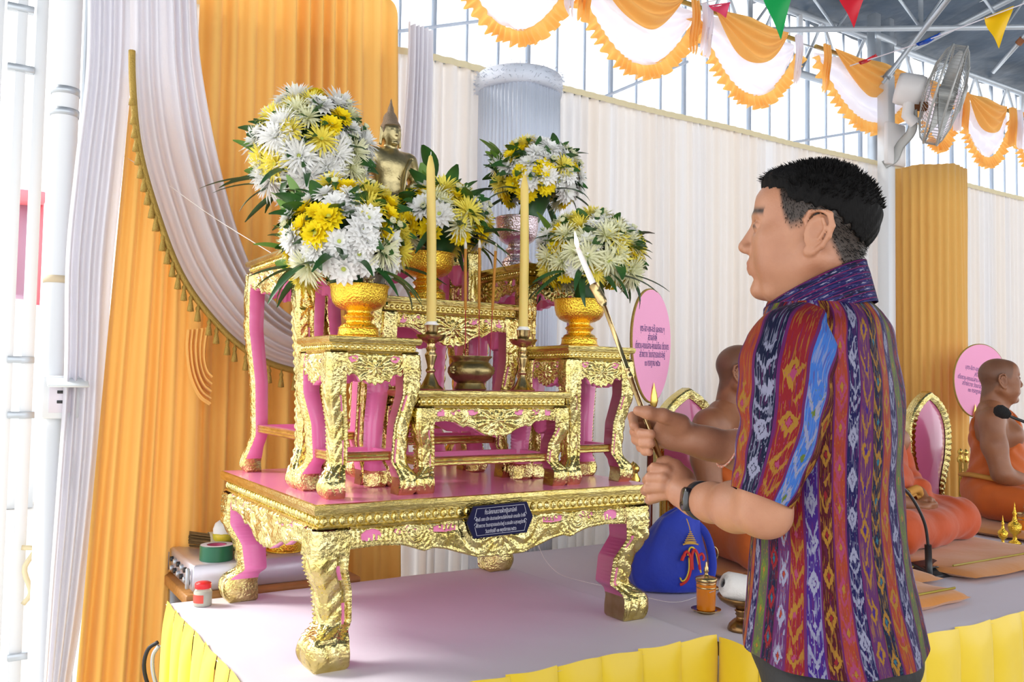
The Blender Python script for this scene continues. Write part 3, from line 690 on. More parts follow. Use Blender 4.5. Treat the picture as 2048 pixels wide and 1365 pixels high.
# ================================================================== FLOWERS
def petal(L, W, a0, a1, r0, cup=.25, n=4, tip=.25, tw=0.0):
    """petal strip starting at radius r0, rising at angle a0 and bending to a1"""
    V = []; x = r0; z = 0.0
    for i in range(n+1):
        t = i/n; a = a0+(a1-a0)*t
        w_ = W*(math.sin(PI*min(1, .18+t*.75))**.8)*(1 if t < .99 else tip)
        V += [(x, -w_, z+w_*cup), (x, 0, z), (x, w_, z+w_*cup)]
        x += L/n*math.cos(a); z += L/n*math.sin(a)
    V = np.array(V); F = []
    for i in range(n):
        for k in (0, 1): F.append((i*3+k, i*3+k+1, i*3+4+k, i*3+3+k))
    if tw:
        c = V[:, 0].copy(); y = V[:, 1].copy(); V[:, 1] = y+tw*(c-r0)**2/L
    return V, F
def bloom(kind, rs):
    parts = []; mi = []
    def add(vf, m):
        parts.append(vf); mi.extend([m]*len(vf[1]))
    if kind == 'daisy': layers = [(15, .034, .0066, .10, -.15), (14, .032, .0064, .38, .10), (12, .027, .0058, .70, .45), (9, .019, .005, 1.05, .9)]
    elif kind == 'pom': layers = [(17, .036, .0062, -.05, -.35), (16, .036, .0062, .30, .0), (15, .033, .006, .62, .35), (13, .028, .0055, .95, .75), (9, .02, .005, 1.25, 1.2)]
    elif kind == 'spider': layers = [(19, .046, .0030, .05, -.35), (18, .044, .0030, .35, .10), (16, .038, .0028, .68, .5), (12, .030, .0028, 1.0, 1.0)]
    elif kind == 'spiderbig': layers = [(24, .058, .0034, .0, -.45), (22, .055, .0034, .30, -.05), (20, .048, .0032, .62, .40), (16, .038, .003, .95, .9), (10, .026, .003, 1.25, 1.25)]
    elif kind == 'yellow': layers = [(14, .030, .0066, .12, -.05), (13, .028, .0062, .42, .25), (11, .022, .0056, .75, .6), (8, .014, .0046, 1.1, 1.0)]
    else: layers = [(8, .013, .0050, .9, 1.7), (6, .010, .0046, 1.2, 1.9)]
    for li, (n, L, W, a0, a1) in enumerate(layers):
        ph = rs.random()*6.28
        for i in range(n):
            lk = L*rs.uniform(.88, 1.08); p = petal(lk, W, a0+rs.uniform(-.10, .10), a1+rs.uniform(-.22, .22), .0045, .25 if 'spi' not in kind else .6, 4, .3, rs.uniform(-.25, .25) if 'spi' in kind else 0)
            a = ph+2*PI*i/n+rs.uniform(-.08, .08); add(xf(p, (0, 0, .002*li), a), 0)
    cen = lathe([(.0, .009), (.004, .008), (.006, .004), (.0065, 0), (.003, -.006), (.0015, -.02)], 8, False)
    add(cen, 1 if kind != 'bud' else 2)
    cal = lathe([(.010, -.001), (.007, -.006), (.0022, -.012), (.0016, -.05)], 7, False); add(cal, 2)
    return join(parts), mi
BL = {}
for key, kind, pm, n in (('white_daisy', 'daisy', 'petal_white', 3), ('white_pompon', 'pom', 'petal_white', 2), ('white_spider', 'spider', 'petal_cream', 3), ('white_big', 'spiderbig', 'petal_white', 2), ('yellow_daisy', 'yellow', 'petal_yellow', 3), ('pale_spider', 'spider', 'petal_pale', 3), ('bud', 'bud', 'petal_cream', 2)):
    BL[key] = []
    for i in range(n):
        (V, F), mi = bloom(kind, random.Random(i*7+len(key))); me = mesh(key, V, F, mi)
        for mm in (M[pm], M['disc_green'], M['green']): me.materials.append(mm)
        BL[key].append(me)
NAMES = {'white_daisy': 'white_chrysanthemum', 'white_pompon': 'white_chrysanthemum', 'white_spider': 'cream_spider_chrysanthemum', 'white_big': 'white_spider_chrysanthemum', 'yellow_daisy': 'yellow_chrysanthemum', 'pale_spider': 'pale_yellow_chrysanthemum', 'bud': 'flower_bud'}
def leaf_mesh(L, W, droop, n=8, fold=.35):
    V = []; x = z = 0.0
    for i in range(n+1):
        t = i/n; w_ = W*math.sin(PI*min(1.0, t*.94+.03))**.8; a = .35-droop*t
        V += [(x, -w_, z+w_*fold), (x, 0, z), (x, w_, z+w_*fold)]; x += L/n*math.cos(a); z += L/n*math.sin(a)
    F = []
    for i in range(n):
        for k in (0, 1): F.append((i*3+k, i*3+k+1, i*3+4+k, i*3+3+k))
    return mesh('leaf', np.array(V), F)
LEAF = [leaf_mesh(.10, .021, .8), leaf_mesh(.085, .022, .4), leaf_mesh(.12, .022, 1.1)]
for l_ in LEAF: l_.materials.append(M['green'])
LIME = [leaf_mesh(.11, .020, .3, fold=.25), leaf_mesh(.095, .019, .0, fold=.25)]
for l_ in LIME: l_.materials.append(M['lime'])
PALM = [leaf_mesh(.17, .0105, .9, 9, .4), leaf_mesh(.14, .010, 1.5, 9, .4), leaf_mesh(.19, .0095, .6, 9, .4)]
for l_ in PALM: l_.materials.append(M['palm'])
def orient(o, pos, nrm, spin, s=1.0):
    q = Vector(nrm).to_track_quat('Z', 'Y').to_matrix().to_4x4(); o.matrix_basis = Matrix.Translation(Vector(pos)) @ q @ Matrix.Rotation(spin, 4, 'Z') @ Matrix.Scale(s, 4)
def aim(o, pos, d, roll=0.0, s=1.0):
    """long +X axis of a leaf along direction d, its face up"""
    d = Vector(d).normalized(); up = Vector((0, 0, 1)); y = up.cross(d)
    if y.length < .05: y = Vector((0, 1, 0))
    y.normalize(); z = d.cross(y)
    R_ = Matrix((d, y, z)).transposed().to_4x4(); o.matrix_basis = Matrix.Translation(Vector(pos)) @ R_ @ Matrix.Rotation(roll, 4, 'X') @ Matrix.Scale(s, 4)
def bouquet(label, cx, cy, zb, px, py, rx, rz, n, seed, mix, palms=16, limes=0, lime_dir=None, bs=1.0, low=-.62, lean=(0, 0)):
    rs = random.Random(seed); base = np.array([cx, cy, zb])
    t = thing('flower_arrangement', label, 'flower arrangement', tuple(base), group='chrysanthemum bouquets on the altar')
    dd = float(np.dot(base-CAMP, CF)); c = at(px, py, d=dd)-base
    core = lathe([(.0, -rz*.62), (rx*.30, -rz*.55), (rx*.52, -rz*.2), (rx*.58, rz*.2), (rx*.42, rz*.5), (.0, rz*.66)], 18)
    V, F = core; V = V*(1+.06*np.sin(V[:, [2]]*90+V[:, [0]]*70)); mk('foliage_core', (V+c, F), M['palm'], t, world=False)
    mk('stem_bundle', tube(np.array([c*np.array([.5, .5, 0])+[0, 0, -.02], c-np.array([0, 0, rz*.5])]), [.035, .05], 10), M['palm'], t, world=False)
    pts = []; ga = PI*(3-5**.5); k = 0; zlo = low
    for i in range(n):
        z = 1-(1-zlo)*(i+.5)/n; z = min(1, max(-1, z+rs.uniform(-.05, .05))); a = i*ga+rs.uniform(-.16, .16); r = math.sqrt(max(0, 1-z*z))
        nn = np.array([r*math.cos(a), r*math.sin(a), z]); 
        p = c+nn*np.array([rx, rx, rz])*rs.uniform(.86, 1.0)
        kind = rs.choices(list(mix), list(mix.values()))[0]; me = rs.choice(BL[kind])
        nd = nn*np.array([1/rx, 1/rx, 1/rz])*rx+np.array([rs.uniform(-.22, .22), rs.uniform(-.22, .22), .22])
        o = put(NAMES[kind], me, [], t); orient(o, p, nd, rs.random()*6.28, bs*rs.uniform(.88, 1.14))
    for i in range(n//6):
        z = rs.uniform(.1, .95); a = rs.random()*2*PI; r = math.sqrt(1-z*z); nn = np.array([r*math.cos(a), r*math.sin(a), z])
        o = put('flower_bud', rs.choice(BL['bud']), [], t); orient(o, c+nn*np.array([rx, rx, rz])*1.12, nn+np.array([0, 0, .5]), 0, 1.0)
    for i in range(n):
        z = rs.uniform(-.4, .8); a = rs.random()*2*PI; r = math.sqrt(1-z*z); nn = np.array([r*math.cos(a), r*math.sin(a), z])
        o = put('leaf', rs.choice(LEAF), [], t); aim(o, c+nn*np.array([rx, rx, rz])*.62, nn+np.array([rs.uniform(-.5, .5), rs.uniform(-.5, .5), rs.uniform(-.3, .5)]), rs.uniform(-1, 1), rs.uniform(.7, 1.05))
    for i in range(palms):
        a = 2*PI*i/palms+rs.uniform(-.15, .15); o = put('palm_leaflet', rs.choice(PALM), [], t)
        aim(o, c+np.array([math.cos(a)*rx*.5, math.sin(a)*rx*.5, -rz*.52+rs.uniform(-.01, .02)]), (math.cos(a), math.sin(a), rs.uniform(-.75, .05)), rs.uniform(-.5, .5), rs.uniform(.75, 1.05)*rx/.125)
    if limes:
        ld = np.array(lime_dir)
        for i in range(limes):
            o = put('broad_leaf', rs.choice(LIME if i % 3 else LEAF), [], t); d_ = ld+np.array([rs.uniform(-.7, .7), rs.uniform(-.7, .7), rs.uniform(-.4, 1.0)])
            aim(o, c+ld*rx*.78+np.array([0, 0, rs.uniform(-.75, .25)*rz]), d_, rs.uniform(-.8, .8), rs.uniform(.95, 1.3))
    return t
MIX1 = {'white_daisy': 4, 'white_pompon': 2, 'white_spider': 1, 'yellow_daisy': 4, 'pale_spider': 2.2}
MIX2 = {'white_daisy': 3, 'white_big': 3, 'white_pompon': 1.5, 'white_spider': 1.5, 'yellow_daisy': 1.8, 'pale_spider': 1.4}
MIX3 = {'white_daisy': 3, 'white_pompon': 1, 'white_spider': 1.5, 'yellow_daisy': 3, 'pale_spider': 1.5}
MIX5 = {'white_spider': 5, 'white_daisy': 1.2, 'yellow_daisy': 2.2, 'pale_spider': 2.2}
LD = -CR*.9+np.array([0, 0, .3])
bouquet('white and yellow chrysanthemum bouquet in the gold vase on the front left stand', .880, 2.136, 1.606, 688, 482, .150, .148, 84, 1, MIX1, 24, 18, LD, 1.14)
bouquet('highest bouquet of white spider chrysanthemums on the tall left stand', .880, 2.50, 1.864, 622, 312, .158, .180, 84, 2, MIX2, 20, 6, LD, 1.14)
bouquet('chrysanthemum bouquet in the middle behind the left candle', 1.200, 2.378, 1.747, 884, 444, .142, .106, 62, 3, MIX3, 20, 6, np.array([-.3, 0, .9]), 1.12)
bouquet('far bouquet of chrysanthemums in the silver bowl before the fringe column', 1.600, 2.50, 1.92, 1074, 358, .140, .124, 70, 4, MIX3, 12, 10, LD, 1.12)
bouquet('right bouquet of cream spider chrysanthemums behind the burning candle', 1.600, 2.138, 1.614, 1182, 514, .146, .122, 78, 5, MIX5, 22, 3, LD, 1.12)
# ================================================================== LEFT SIDE: POLE, GATE, BOX, CABLES
lp = thing('steel_pole', 'round white steel pole standing at the left edge of the drapes', 'pole', tuple(at(105, 1200, Y=3.23)*np.array([1, 1, 0])))
px_ = at(112, 650, Y=3.25)
mk('shaft', tube(np.array([[px_[0], 3.25, 0], [px_[0], 3.25, 4.2]]), .042, 24), M['white_paint'], lp)
mk('shaft', tube(np.array([[px_[0]+.075, 3.30, 0], [px_[0]+.075, 3.30, 4.2]]), .022, 14), M['steel'], lp)
for py in (182, 225, 560): 
    q = at(112, py, Y=3.25)
    mk('clip' if py < 500 else 'tan_strap', xf(lathe([(.0425, -.012), (.0445, -.012), (.0445, .012), (.0425, .012)], 24, False), (px_[0], 3.25, q[2])), M['steel'] if py < 500 else mat('tan_tape', srgb(206, 190, 160), .7), lp)
q = at(122, 795, Y=3.18)
sb = thing('socket_box', 'white electrical socket box with raised cover on the pole', 'socket box', tuple(q))
mk('box', box(q+[-.055, 0, -.07], q+[.055, .035, .07], .006), M['white_paint'], sb); 
V, F = box((-.06, -.07, -.004), (.06, 0, .004), .002); c_, s_ = math.cos(.35), math.sin(.35); Vr = V.copy(); Vr[:, 1] = V[:, 1]*c_-V[:, 2]*s_; Vr[:, 2] = V[:, 1]*s_+V[:, 2]*c_
mk('raised_cover', (Vr+q+[.015, .0, .06], F), mat('clear_plastic', srgb(226, 236, 240), .15, 0, spec=.8), sb)
mk('socket_plate', box(q+[-.035, -.004, -.05], q+[.035, 0, .04], .002), M['white_cloth'], sb)
for dz in (-.02, .012): mk('socket_hole', box(q+[-.012, -.006, dz], q+[.012, -.003, dz+.01], .001), M['char'], sb)
mk('conduit', tube(smooth_path([q+[.02, .02, -.07], q+[.03, .02, -.16], q+[.045, .025, -.22], q+[.05, .03, -.30]], 14), .010, 8), mat('grey_conduit', srgb(178, 190, 188), .5), sb)
gt = thing('gate', 'white square-tube gate at the far left opening', 'gate', tuple(at(40, 1250, Y=3.5)*np.array([1, 1, 0])))
for px2, w_ in ((58, .019), (18, .016), (-30, .016)):
    q = at(px2, 650, Y=3.5); mk('upright', box((q[0]-w_, 3.48, .02), (q[0]+w_, 3.515, 4.0), .003), M['white_paint'], gt)
for py in (20, 140, 720, 830, 1310):
    q = at(40, py, Y=3.5); a_ = at(14, py, Y=3.5); b_ = at(68, py, Y=3.5)
    mk('hinge' if py not in (20,) else 'top_rail', box((a_[0], 3.47, q[2]-.012), (b_[0], 3.50, q[2]+.012), .002), M['steel'], gt)
q0 = at(55, 1130, Y=3.46)
mk('cloth_tie', tube(smooth_path([q0+[-.02, 0, .06], q0+[.02, -.01, .05], q0+[-.01, -.02, -.01], q0+[.012, -.02, -.09], q0+[-.01, -.02, -.13]], 18), .009, 6), M['hem'], gt)
rk = thing('red_kiosk', 'blurred red kiosk outside beyond the gate', 'kiosk', tuple(at(48, 640, d=9.0)*np.array([1, 1, 0])))
K0 = at(18, 610, d=9.0); K1 = at(80, 405, d=9.0)
mk('window', box((K0[0]+.02, K0[1]-.05, K0[2]+.1), (K1[0], K0[1]+.5, K1[2]), .01), mat('dark_window', srgb(186, 150, 172), .7), rk)
for a_, b_ in ((K0[0]-.02, K0[0]+.02), (K1[0], K1[0]+.04)): mk('frame_post', box((a_, K0[1]-.16, K0[2]-.1), (b_, K0[1]-.1, K1[2]+.02)), mat('red_frame', srgb(232, 120, 130), .6), rk)
mk('canopy', box((K0[0]-.02, K0[1]-.3, K1[2]-.02), (K1[0]+.04, K0[1]+.5, K1[2]+.10), .01), mat('red_canopy', srgb(236, 130, 140), .6), rk)
mk('counter', box((K0[0]-.03, K0[1]-.2, 0), (K1[0]+.05, K0[1]+.4, K0[2]), .01), M['white_paint'], rk)
# sacred thread
th = thing('cotton_thread', 'thin white sacred thread stretched from the gate to the altar', 'thread', tuple(at(300, 350, Y=3.0)))
P = smooth_path([at(8, 152, d=3.2), at(150, 252, d=3.1), at(300, 345, d=2.95), at(420, 430, d=2.85), at(545, 508, d=2.6), at(600, 540, d=2.55), at(700, 575, d=2.6)], 60)
mk('strand', tube(P, .0013, 5), mat('white_thread', srgb(240, 232, 226), .8), th)
th = thing('cotton_thread', 'white thread hanging from the base table to the cloth', 'thread', tuple(at(1120, 1140, Z=S)))
P = smooth_path([at(1074, 1085, Y=2.7), at(1090, 1120, Y=2.62), at(1118, 1148, Z=S+.004), at(1160, 1162, Z=S+.003), at(1230, 1178, Z=S+.003), at(1340, 1205, Z=S+.003), at(1400, 1192, Z=S+.012), at(1428, 1183, Z=S+.09)], 50)
mk('strand', tube(P, .0012, 5), mat('white_thread_b', srgb(238, 232, 232), .8), th)
# ---------------- side table at the back left with the sound mixer and offerings
st_ = thing('side_table', 'low wooden side table behind the altar platform at the left', 'table', (1.05, 3.0, 0))
mk('tabletop', box((.62, 2.815, .655), (1.19, 3.20, .690), .004), mat('brown_wood', srgb(186, 130, 66), .5, var=(9, .3), stretch=(1, 8, 8)), st_)
for a_ in (.66, 1.15):
    for b_ in (2.86, 3.16): mk('leg', box((a_-.02, b_-.02, 0), (a_+.02, b_+.02, .655)), M['steel'], st_)
mx_ = thing('amplifier', 'flat silver amplifier with knobs on its side under the incense bundle', 'amplifier', (.86, 3.0, .69))
M['alu'] = mat('silver_panel', srgb(206, 204, 214), .35, .5, bump=(40, .05, 2))
ax0 = at(340, 1121, Y=3.18)[0]
mk('case', box((ax0, 2.84, .69), (1.14, 3.19, .775), .006), M['alu'], mx_)
kn = lathe([(.0, 0), (.009, 0), (.0085, .010), (.0, .011)], 12)
for i in range(6):
    for j in range(2):
        V = kn[0][:, [2, 0, 1]]*np.array([-1, 1, 1]); mk('knob', (V+np.array([ax0, 2.88+i*.05, .715+j*.03]), [f[::-1] for f in kn[1]]), M['steel'] if (i+j) % 2 else M['char'], mx_)
for y_ in (2.85, 3.16): mk('rack_handle', box((ax0-.018, y_, .70), (ax0-.006, y_+.012, .765), .003), M['steel'], mx_)
ZA = .775
ib = thing('incense_bundle', 'bundle of dark brown joss sticks lying behind the tape roll', 'incense bundle', tuple(at(400, 1100, Y=3.1)))
a_ = at(378, 1104, Y=3.14); b_ = at(470, 1096, Y=2.98); dr = b_-a_; rs = random.Random(2); vs = []
for i in range(46):
    r_ = .028*math.sqrt(rs.random()); an = rs.random()*6.28; o_ = np.array([.0, math.cos(an)*r_, math.sin(an)*r_*.8]); o_[2] += .0
    vs.append(bar(np.array([a_[0], a_[1], ZA+.030])+o_*1.15+dr*np.array([rs.uniform(0, .03), 0, 0]), np.array([b_[0], b_[1], ZA+.030])+o_, .0024, 5))
tag(mk('joss_sticks', join(vs), mat('brown_incense', srgb(122, 92, 50), .8, var=(40, .3)), ib), kind='stuff')
mk('paper_band', xf(lathe([(.031, -.012), (.0315, .012)], 20, False), M=np.array([[0, 0, 1], [1, 0, 0], [0, 1, 0]]), loc=np.array([b_[0]*.5+a_[0]*.5, b_[1]*.5+a_[1]*.5, ZA+.031])), M['hem'], ib)
q = at(432, 1140, Y=2.90); tr_ = thing('tape_roll', 'roll of dark green tape with a pink core', 'tape', (q[0], 2.90, ZA))
mk('tape', lathe([(.030, .0), (.050, 0), (.052, .002), (.052, .046), (.050, .048), (.030, .048)], 40, False), [mat('green_tape', srgb(30, 104, 74), .35)], tr_, world=False, sharp=40)
mk('side_face', lathe([(.031, .0484), (.0505, .0484)], 40, False), M['white_cloth'], tr_, world=False); mk('core', lathe([(.0302, .001), (.0302, .0475), (.027, .0475), (.027, .001)], 40, False), mat('pink_core', srgb(206, 90, 130), .6), tr_, world=False)
q = at(448, 1120, Y=2.96); fs = thing('flower_stand', 'white ball of flowers on a small yellow pedestal', 'ornament', (q[0], 2.97, ZA))
mk('pedestal', lathe([(.0, 0), (.024, 0), (.022, .008), (.008, .016), (.007, .030), (.016, .036), (.034, .052), (.036, .066), (.034, .072), (.0, .070)], 24), mat('yellow_pot', srgb(226, 198, 50), .4, var=(30, .3, srgb(150, 160, 40))), fs, world=False)
V, F = lathe([(.034, .070), (.035, .085), (.028, .102), (.014, .112), (.0, .114)], 24, False); V = V*(1+.03*np.sin(V[:, [0]]*300)*np.sin(V[:, [2]]*300)); mk('flower_ball', (V, F), M['petal_white'], fs, world=False)
q = at(512, 1150, Y=2.90); cst = thing('candlestick', 'slim turned wooden candlestick behind the back left table leg', 'candlestick', (q[0], 2.90, ZA))
mk('base', lathe([(.0, 0), (.034, 0), (.034, .004), (.018, .012), (.010, .018)], 24), M['brass'], cst, world=False); 
pr = [(.010, .018)]+[(.0075+.0035*(k % 2), .026+k*.0095) for k in range(11)]+[(.012, .135), (.018, .140), (.0, .141)]
mk('stem', lathe(pr, 18, False), M['brass'], cst, world=False)
q = at(570, 1130, Y=2.95); gb = thing('gold_bowl', 'glossy gold bowl turned upside down under the altar table', 'bowl', (q[0], 2.95, ZA))
mk('bowl', lathe([(.062, 0), (.064, .003), (.058, .006), (.056, .026), (.044, .052), (.020, .066), (.012, .068), (.012, .074), (.0, .075)], 36, False), M['goldvase'], gb, world=False); mk('rim_ring', lathe([(.060, .0), (.066, .001), (.066, .005), (.060, .007)], 36, False), M['goldvase'], gb, world=False)
# ---------------- small jar with a red lid on the cloth
q = at(405, 1212, Z=S); jr = thing('jar', 'small glass jar with red lid near the cloth corner', 'jar', (q[0], q[1], S))
gm, N, L, P_ = nmat('clear_glass'); P_.inputs['Transmission Weight'].default_value = .75; P_.inputs['Roughness'].default_value = .05; P_.inputs['Base Color'].default_value = (.95, .98, .96, 1); P_.inputs['IOR'].default_value = 1.3
mk('glass', lathe([(.0, 0), (.024, 0), (.0265, .004), (.0265, .042), (.022, .050), (.021, .056)], 30), gm, jr, world=False); mk('contents', lathe([(.0, .003), (.023, .003), (.0245, .006), (.0245, .036), (.0, .037)], 26), mat('pale_paste', srgb(206, 208, 180), .6), jr, world=False)
mk('lid', lathe([(.0, .070), (.018, .070), (.0185, .068), (.0225, .068), (.0235, .066), (.0235, .053), (.0225, .052)], 30, False), mat('red_lid', srgb(222, 40, 46), .35), jr, world=False)
a = np.linspace(PI*.95, PI*1.45, 10); mk('label', (np.array([(.0268*math.cos(t), .0268*math.sin(t), z) for t in a for z in (.012, .036)]), gridf(10, 2)), mat('red_label', srgb(214, 84, 70), .6), jr, world=False)
# cables at the platform corner
cb_ = thing('cable', 'black cable loop hanging beside the platform corner', 'cable', tuple(at(300, 1330, Y=2.9)))
mk('sheath', tube(smooth_path([at(316, 1285, Y=2.85), at(296, 1300, Y=2.86), at(288, 1335, Y=2.86), at(300, 1380, Y=2.86), at(330, 1420, Y=2.86)], 20), .006, 8), M['black'], cb_)
cb_ = thing('cable', 'pale grey cable loop beside the black one', 'cable', tuple(at(310, 1330, Y=2.86)))
mk('sheath', tube(smooth_path([at(318, 1292, Y=2.83), at(306, 1312, Y=2.84), at(306, 1345, Y=2.84), at(318, 1390, Y=2.84)], 20), .006, 8), M['steel'], cb_)
# ================================================================== RIGHT OF THE ALTAR
# blue cloth bag with an embroidered emblem
bd = 2.86; bc_ = at(1345, 1110, d=bd); bb = at(1345, 1186, Z=S)
bg_ = thing('cloth_bag', 'bright blue cloth bag with embroidered emblem beside the altar', 'bag', (bb[0], bb[1]+.05, S))
CRh = CR*np.array([1, 1, 0]); CRh /= np.linalg.norm(CRh); CFh = CF*np.array([1, 1, 0]); CFh /= np.linalg.norm(CFh)
B0 = at(1345, 1188, Z=S)+CFh*.07
secs = [(0, .105, .060, 0), (.02, .125, .070, 0), (.07, .128, .074, -.005), (.13, .118, .070, .0), (.19, .096, .058, .010), (.235, .078, .044, .022), (.262, .064, .030, .030), (.272, .050, .016, .034), (.268, .030, .006, .034)]
secs = smooth_path(np.array(secs), 40); V = []; nB = 80
for i in range(nB):
    a = 2*PI*i/nB
    for j, (z_, rx_, ry_, ox) in enumerate(secs):
        ca, sa = math.cos(a), math.sin(a); wv = 1+.03*math.sin(a*7+z_*20)+.045*math.sin(a*3+z_*31)*(z_/.27)
        V.append(B0+CRh*(ox+rx_*wv*math.copysign(abs(ca)**.75, ca))+CFh*(ry_*wv*math.copysign(abs(sa)**.75, sa))+np.array([0, 0, max(0.0, z_-.035*(z_/.27)*max(0, -ca))]))
M['bluecloth'] = mat('royal_blue_cloth', srgb(30, 58, 186), .7, 0, bump=(30, .35, 4), var=(8, .25), sheen=.2)
mk('bag_body', (np.array(V), gridf(nB, 40, True)+[tuple(i*40 for i in range(nB-1, -1, -1))]), M['bluecloth'], bg_)
mk('strap', tube(smooth_path([B0+CRh*.06+[0, 0, .24], B0+CRh*.115-CFh*.03+[0, 0, .19], B0+CRh*.135-CFh*.05+[0, 0, .10], B0+CRh*.12-CFh*.06+[0, 0, .02]], 20), .014, 8, sx=.35), M['bluecloth'], bg_)
def onbag(px, py):   # where the sight line meets the bag's front
    z_ = at(px, py, d=bd)[2]-S; ry_ = np.interp(z_, secs[:34, 0], secs[:34, 2]); f = (B0-CAMP)@CF-ry_*1.0-.004
    return at(px, py, d=f)
def emb(pts, r, m, n=16): mk('embroidery', tube(smooth_path([onbag(*p) for p in pts], n), r, 6, sx=1.0), m, bg_)
EG = mat('gold_thread', srgb(206, 160, 62), .6); ER = mat('red_thread', srgb(198, 40, 34), .6); EY = mat('yellow_thread', srgb(222, 200, 60), .6)
emb([(1373, 1038), (1378, 1052), (1380, 1062)], .0016, EG)
for k in range(7): w_ = 2+k*2.0; y_ = 1064+k*4.0; emb([(1381-w_, y_+1), (1381, y_), (1381+w_, y_+1)], .0022, EG)
emb([(1366, 1090), (1381, 1086), (1397, 1090)], .0026, EG)
emb([(1364, 1122), (1372, 1104), (1380, 1112), (1382, 1135), (1376, 1158), (1366, 1168), (1360, 1170)], .0052, ER)
emb([(1385, 1140), (1384, 1112), (1389, 1100), (1396, 1112), (1400, 1140)], .0050, ER); emb([(1398, 1112), (1404, 1108), (1408, 1116), (1406, 1122)], .0042, ER)
emb([(1376, 1112), (1379, 1098), (1386, 1096), (1392, 1106), (1398, 1132), (1402, 1146)], .0030, EY); emb([(1378, 1116), (1378, 1140), (1372, 1158), (1364, 1163), (1360, 1156)], .0026, EY); emb([(1362, 1122), (1366, 1112), (1372, 1112)], .003, ER)
# glass of orange drink with gilded lid on a saucer
def drink(label, x, y, z, s=1.0):
    t = thing('drink_glass', label, 'glass', (x, y, z))
    mk('saucer', lathe(np.array([(.0, 0), (.026, 0), (.028, .004), (.044, .010), (.045, .012), (.030, .008), (.0, .007)])*s, 30), M['brass'], t, world=False)
    mk('glass', lathe(np.array([(.0, .008), (.026, .008), (.028, .012), (.030, .085), (.0305, .098)])*s, 28), mat('orange_drink', srgb(226, 130, 20), .12, 0, coat=.5), t, world=False)
    mk('lid', lathe(np.array([(.032, .094), (.033, .098), (.033, .104), (.024, .108), (.012, .110), (.006, .114), (.005, .120), (.009, .125), (.006, .130), (.007, .134), (.0035, .140), (.0025, .150), (.0, .154)])*s, 24, False), M['brass'], t, world=False)
    for zz in (.088, .075): mk('gold_band', lathe(np.array([(.0302, zz), (.0312, zz+.002), (.0302, zz+.004)])*s, 24, False), M['brass'], t, world=False)
q = at(1412, 1222, Z=S); drink('glass of orange drink with pointed brass lid beside the blue bag', q[0], q[1], SM)
q = at(1506, 1216, Z=S); drink('glass of orange drink partly hidden behind the white thread spool', q[0], q[1], SM)
# pedestal bowl with a spool of white thread
q = at(1478, 1262, Z=SM); pb = thing('pedestal_tray', 'dark brass pedestal bowl holding the thread spool next to the man', 'bowl', (q[0]+.012, q[1], SM))
M['darkbrass'] = mat('dark_brass', (.30, .17, .07), .28, 1.0, var=(20, .3))
mk('foot', lathe([(.0, 0), (.040, 0), (.041, .003), (.036, .016), (.024, .028), (.016, .034), (.0155, .040), (.019, .044), (.016, .049), (.021, .054), (.016, .060)], 30), M['darkbrass'], pb, world=False)
mk('bowl', lathe([(.016, .060), (.040, .068), (.062, .082), (.070, .094), (.068, .096), (.050, .084), (.0, .074)], 36, False), M['darkbrass'], pb, world=False)
sp = thing('thread_spool', 'fat white spool of cotton thread lying in the pedestal bowl', 'thread spool', (q[0]+.012, q[1], SM+.09))
ax_ = CRh*.93-np.array([0, 0, .30])+CFh*.2; ax_ /= np.linalg.norm(ax_); c0 = np.array([q[0], q[1], SM+.118])-ax_*.052
Pq = np.array([c0+ax_*t for t in (0, .004, .012, .05, .10, .125, .13)]); mk('thread_winding', tube(Pq, [.012, .030, .036, .040, .043, .040, .02], 32), mat('cotton_thread_winding', srgb(226, 222, 218), .85, bump=(220, .5, 2, .004)), sp)
# brass ring handle tool standing behind
q = at(1445, 1200, Z=SM); rg = thing('brass_handle', 'small brass stand with an upright ring handle', 'ornament', (q[0]+.08, q[1]+.12, SM))
b_ = np.array([q[0]+.08, q[1]+.12, SM]); a = np.linspace(0, 2*PI, 30)
mk('stem', xf(lathe([(.0, 0), (.022, 0), (.020, .006), (.006, .014), (.005, .07), (.009, .078), (.005, .086), (.007, .094), (.0, .096)], 18), tuple(b_)), M['brass'], rg)
mk('ring', tube(np.array([b_+CRh*(.0155*math.cos(t))+np.array([0, 0, .118+.024*math.sin(t)]) for t in a]), .0024, 6, False), M['brass'], rg)
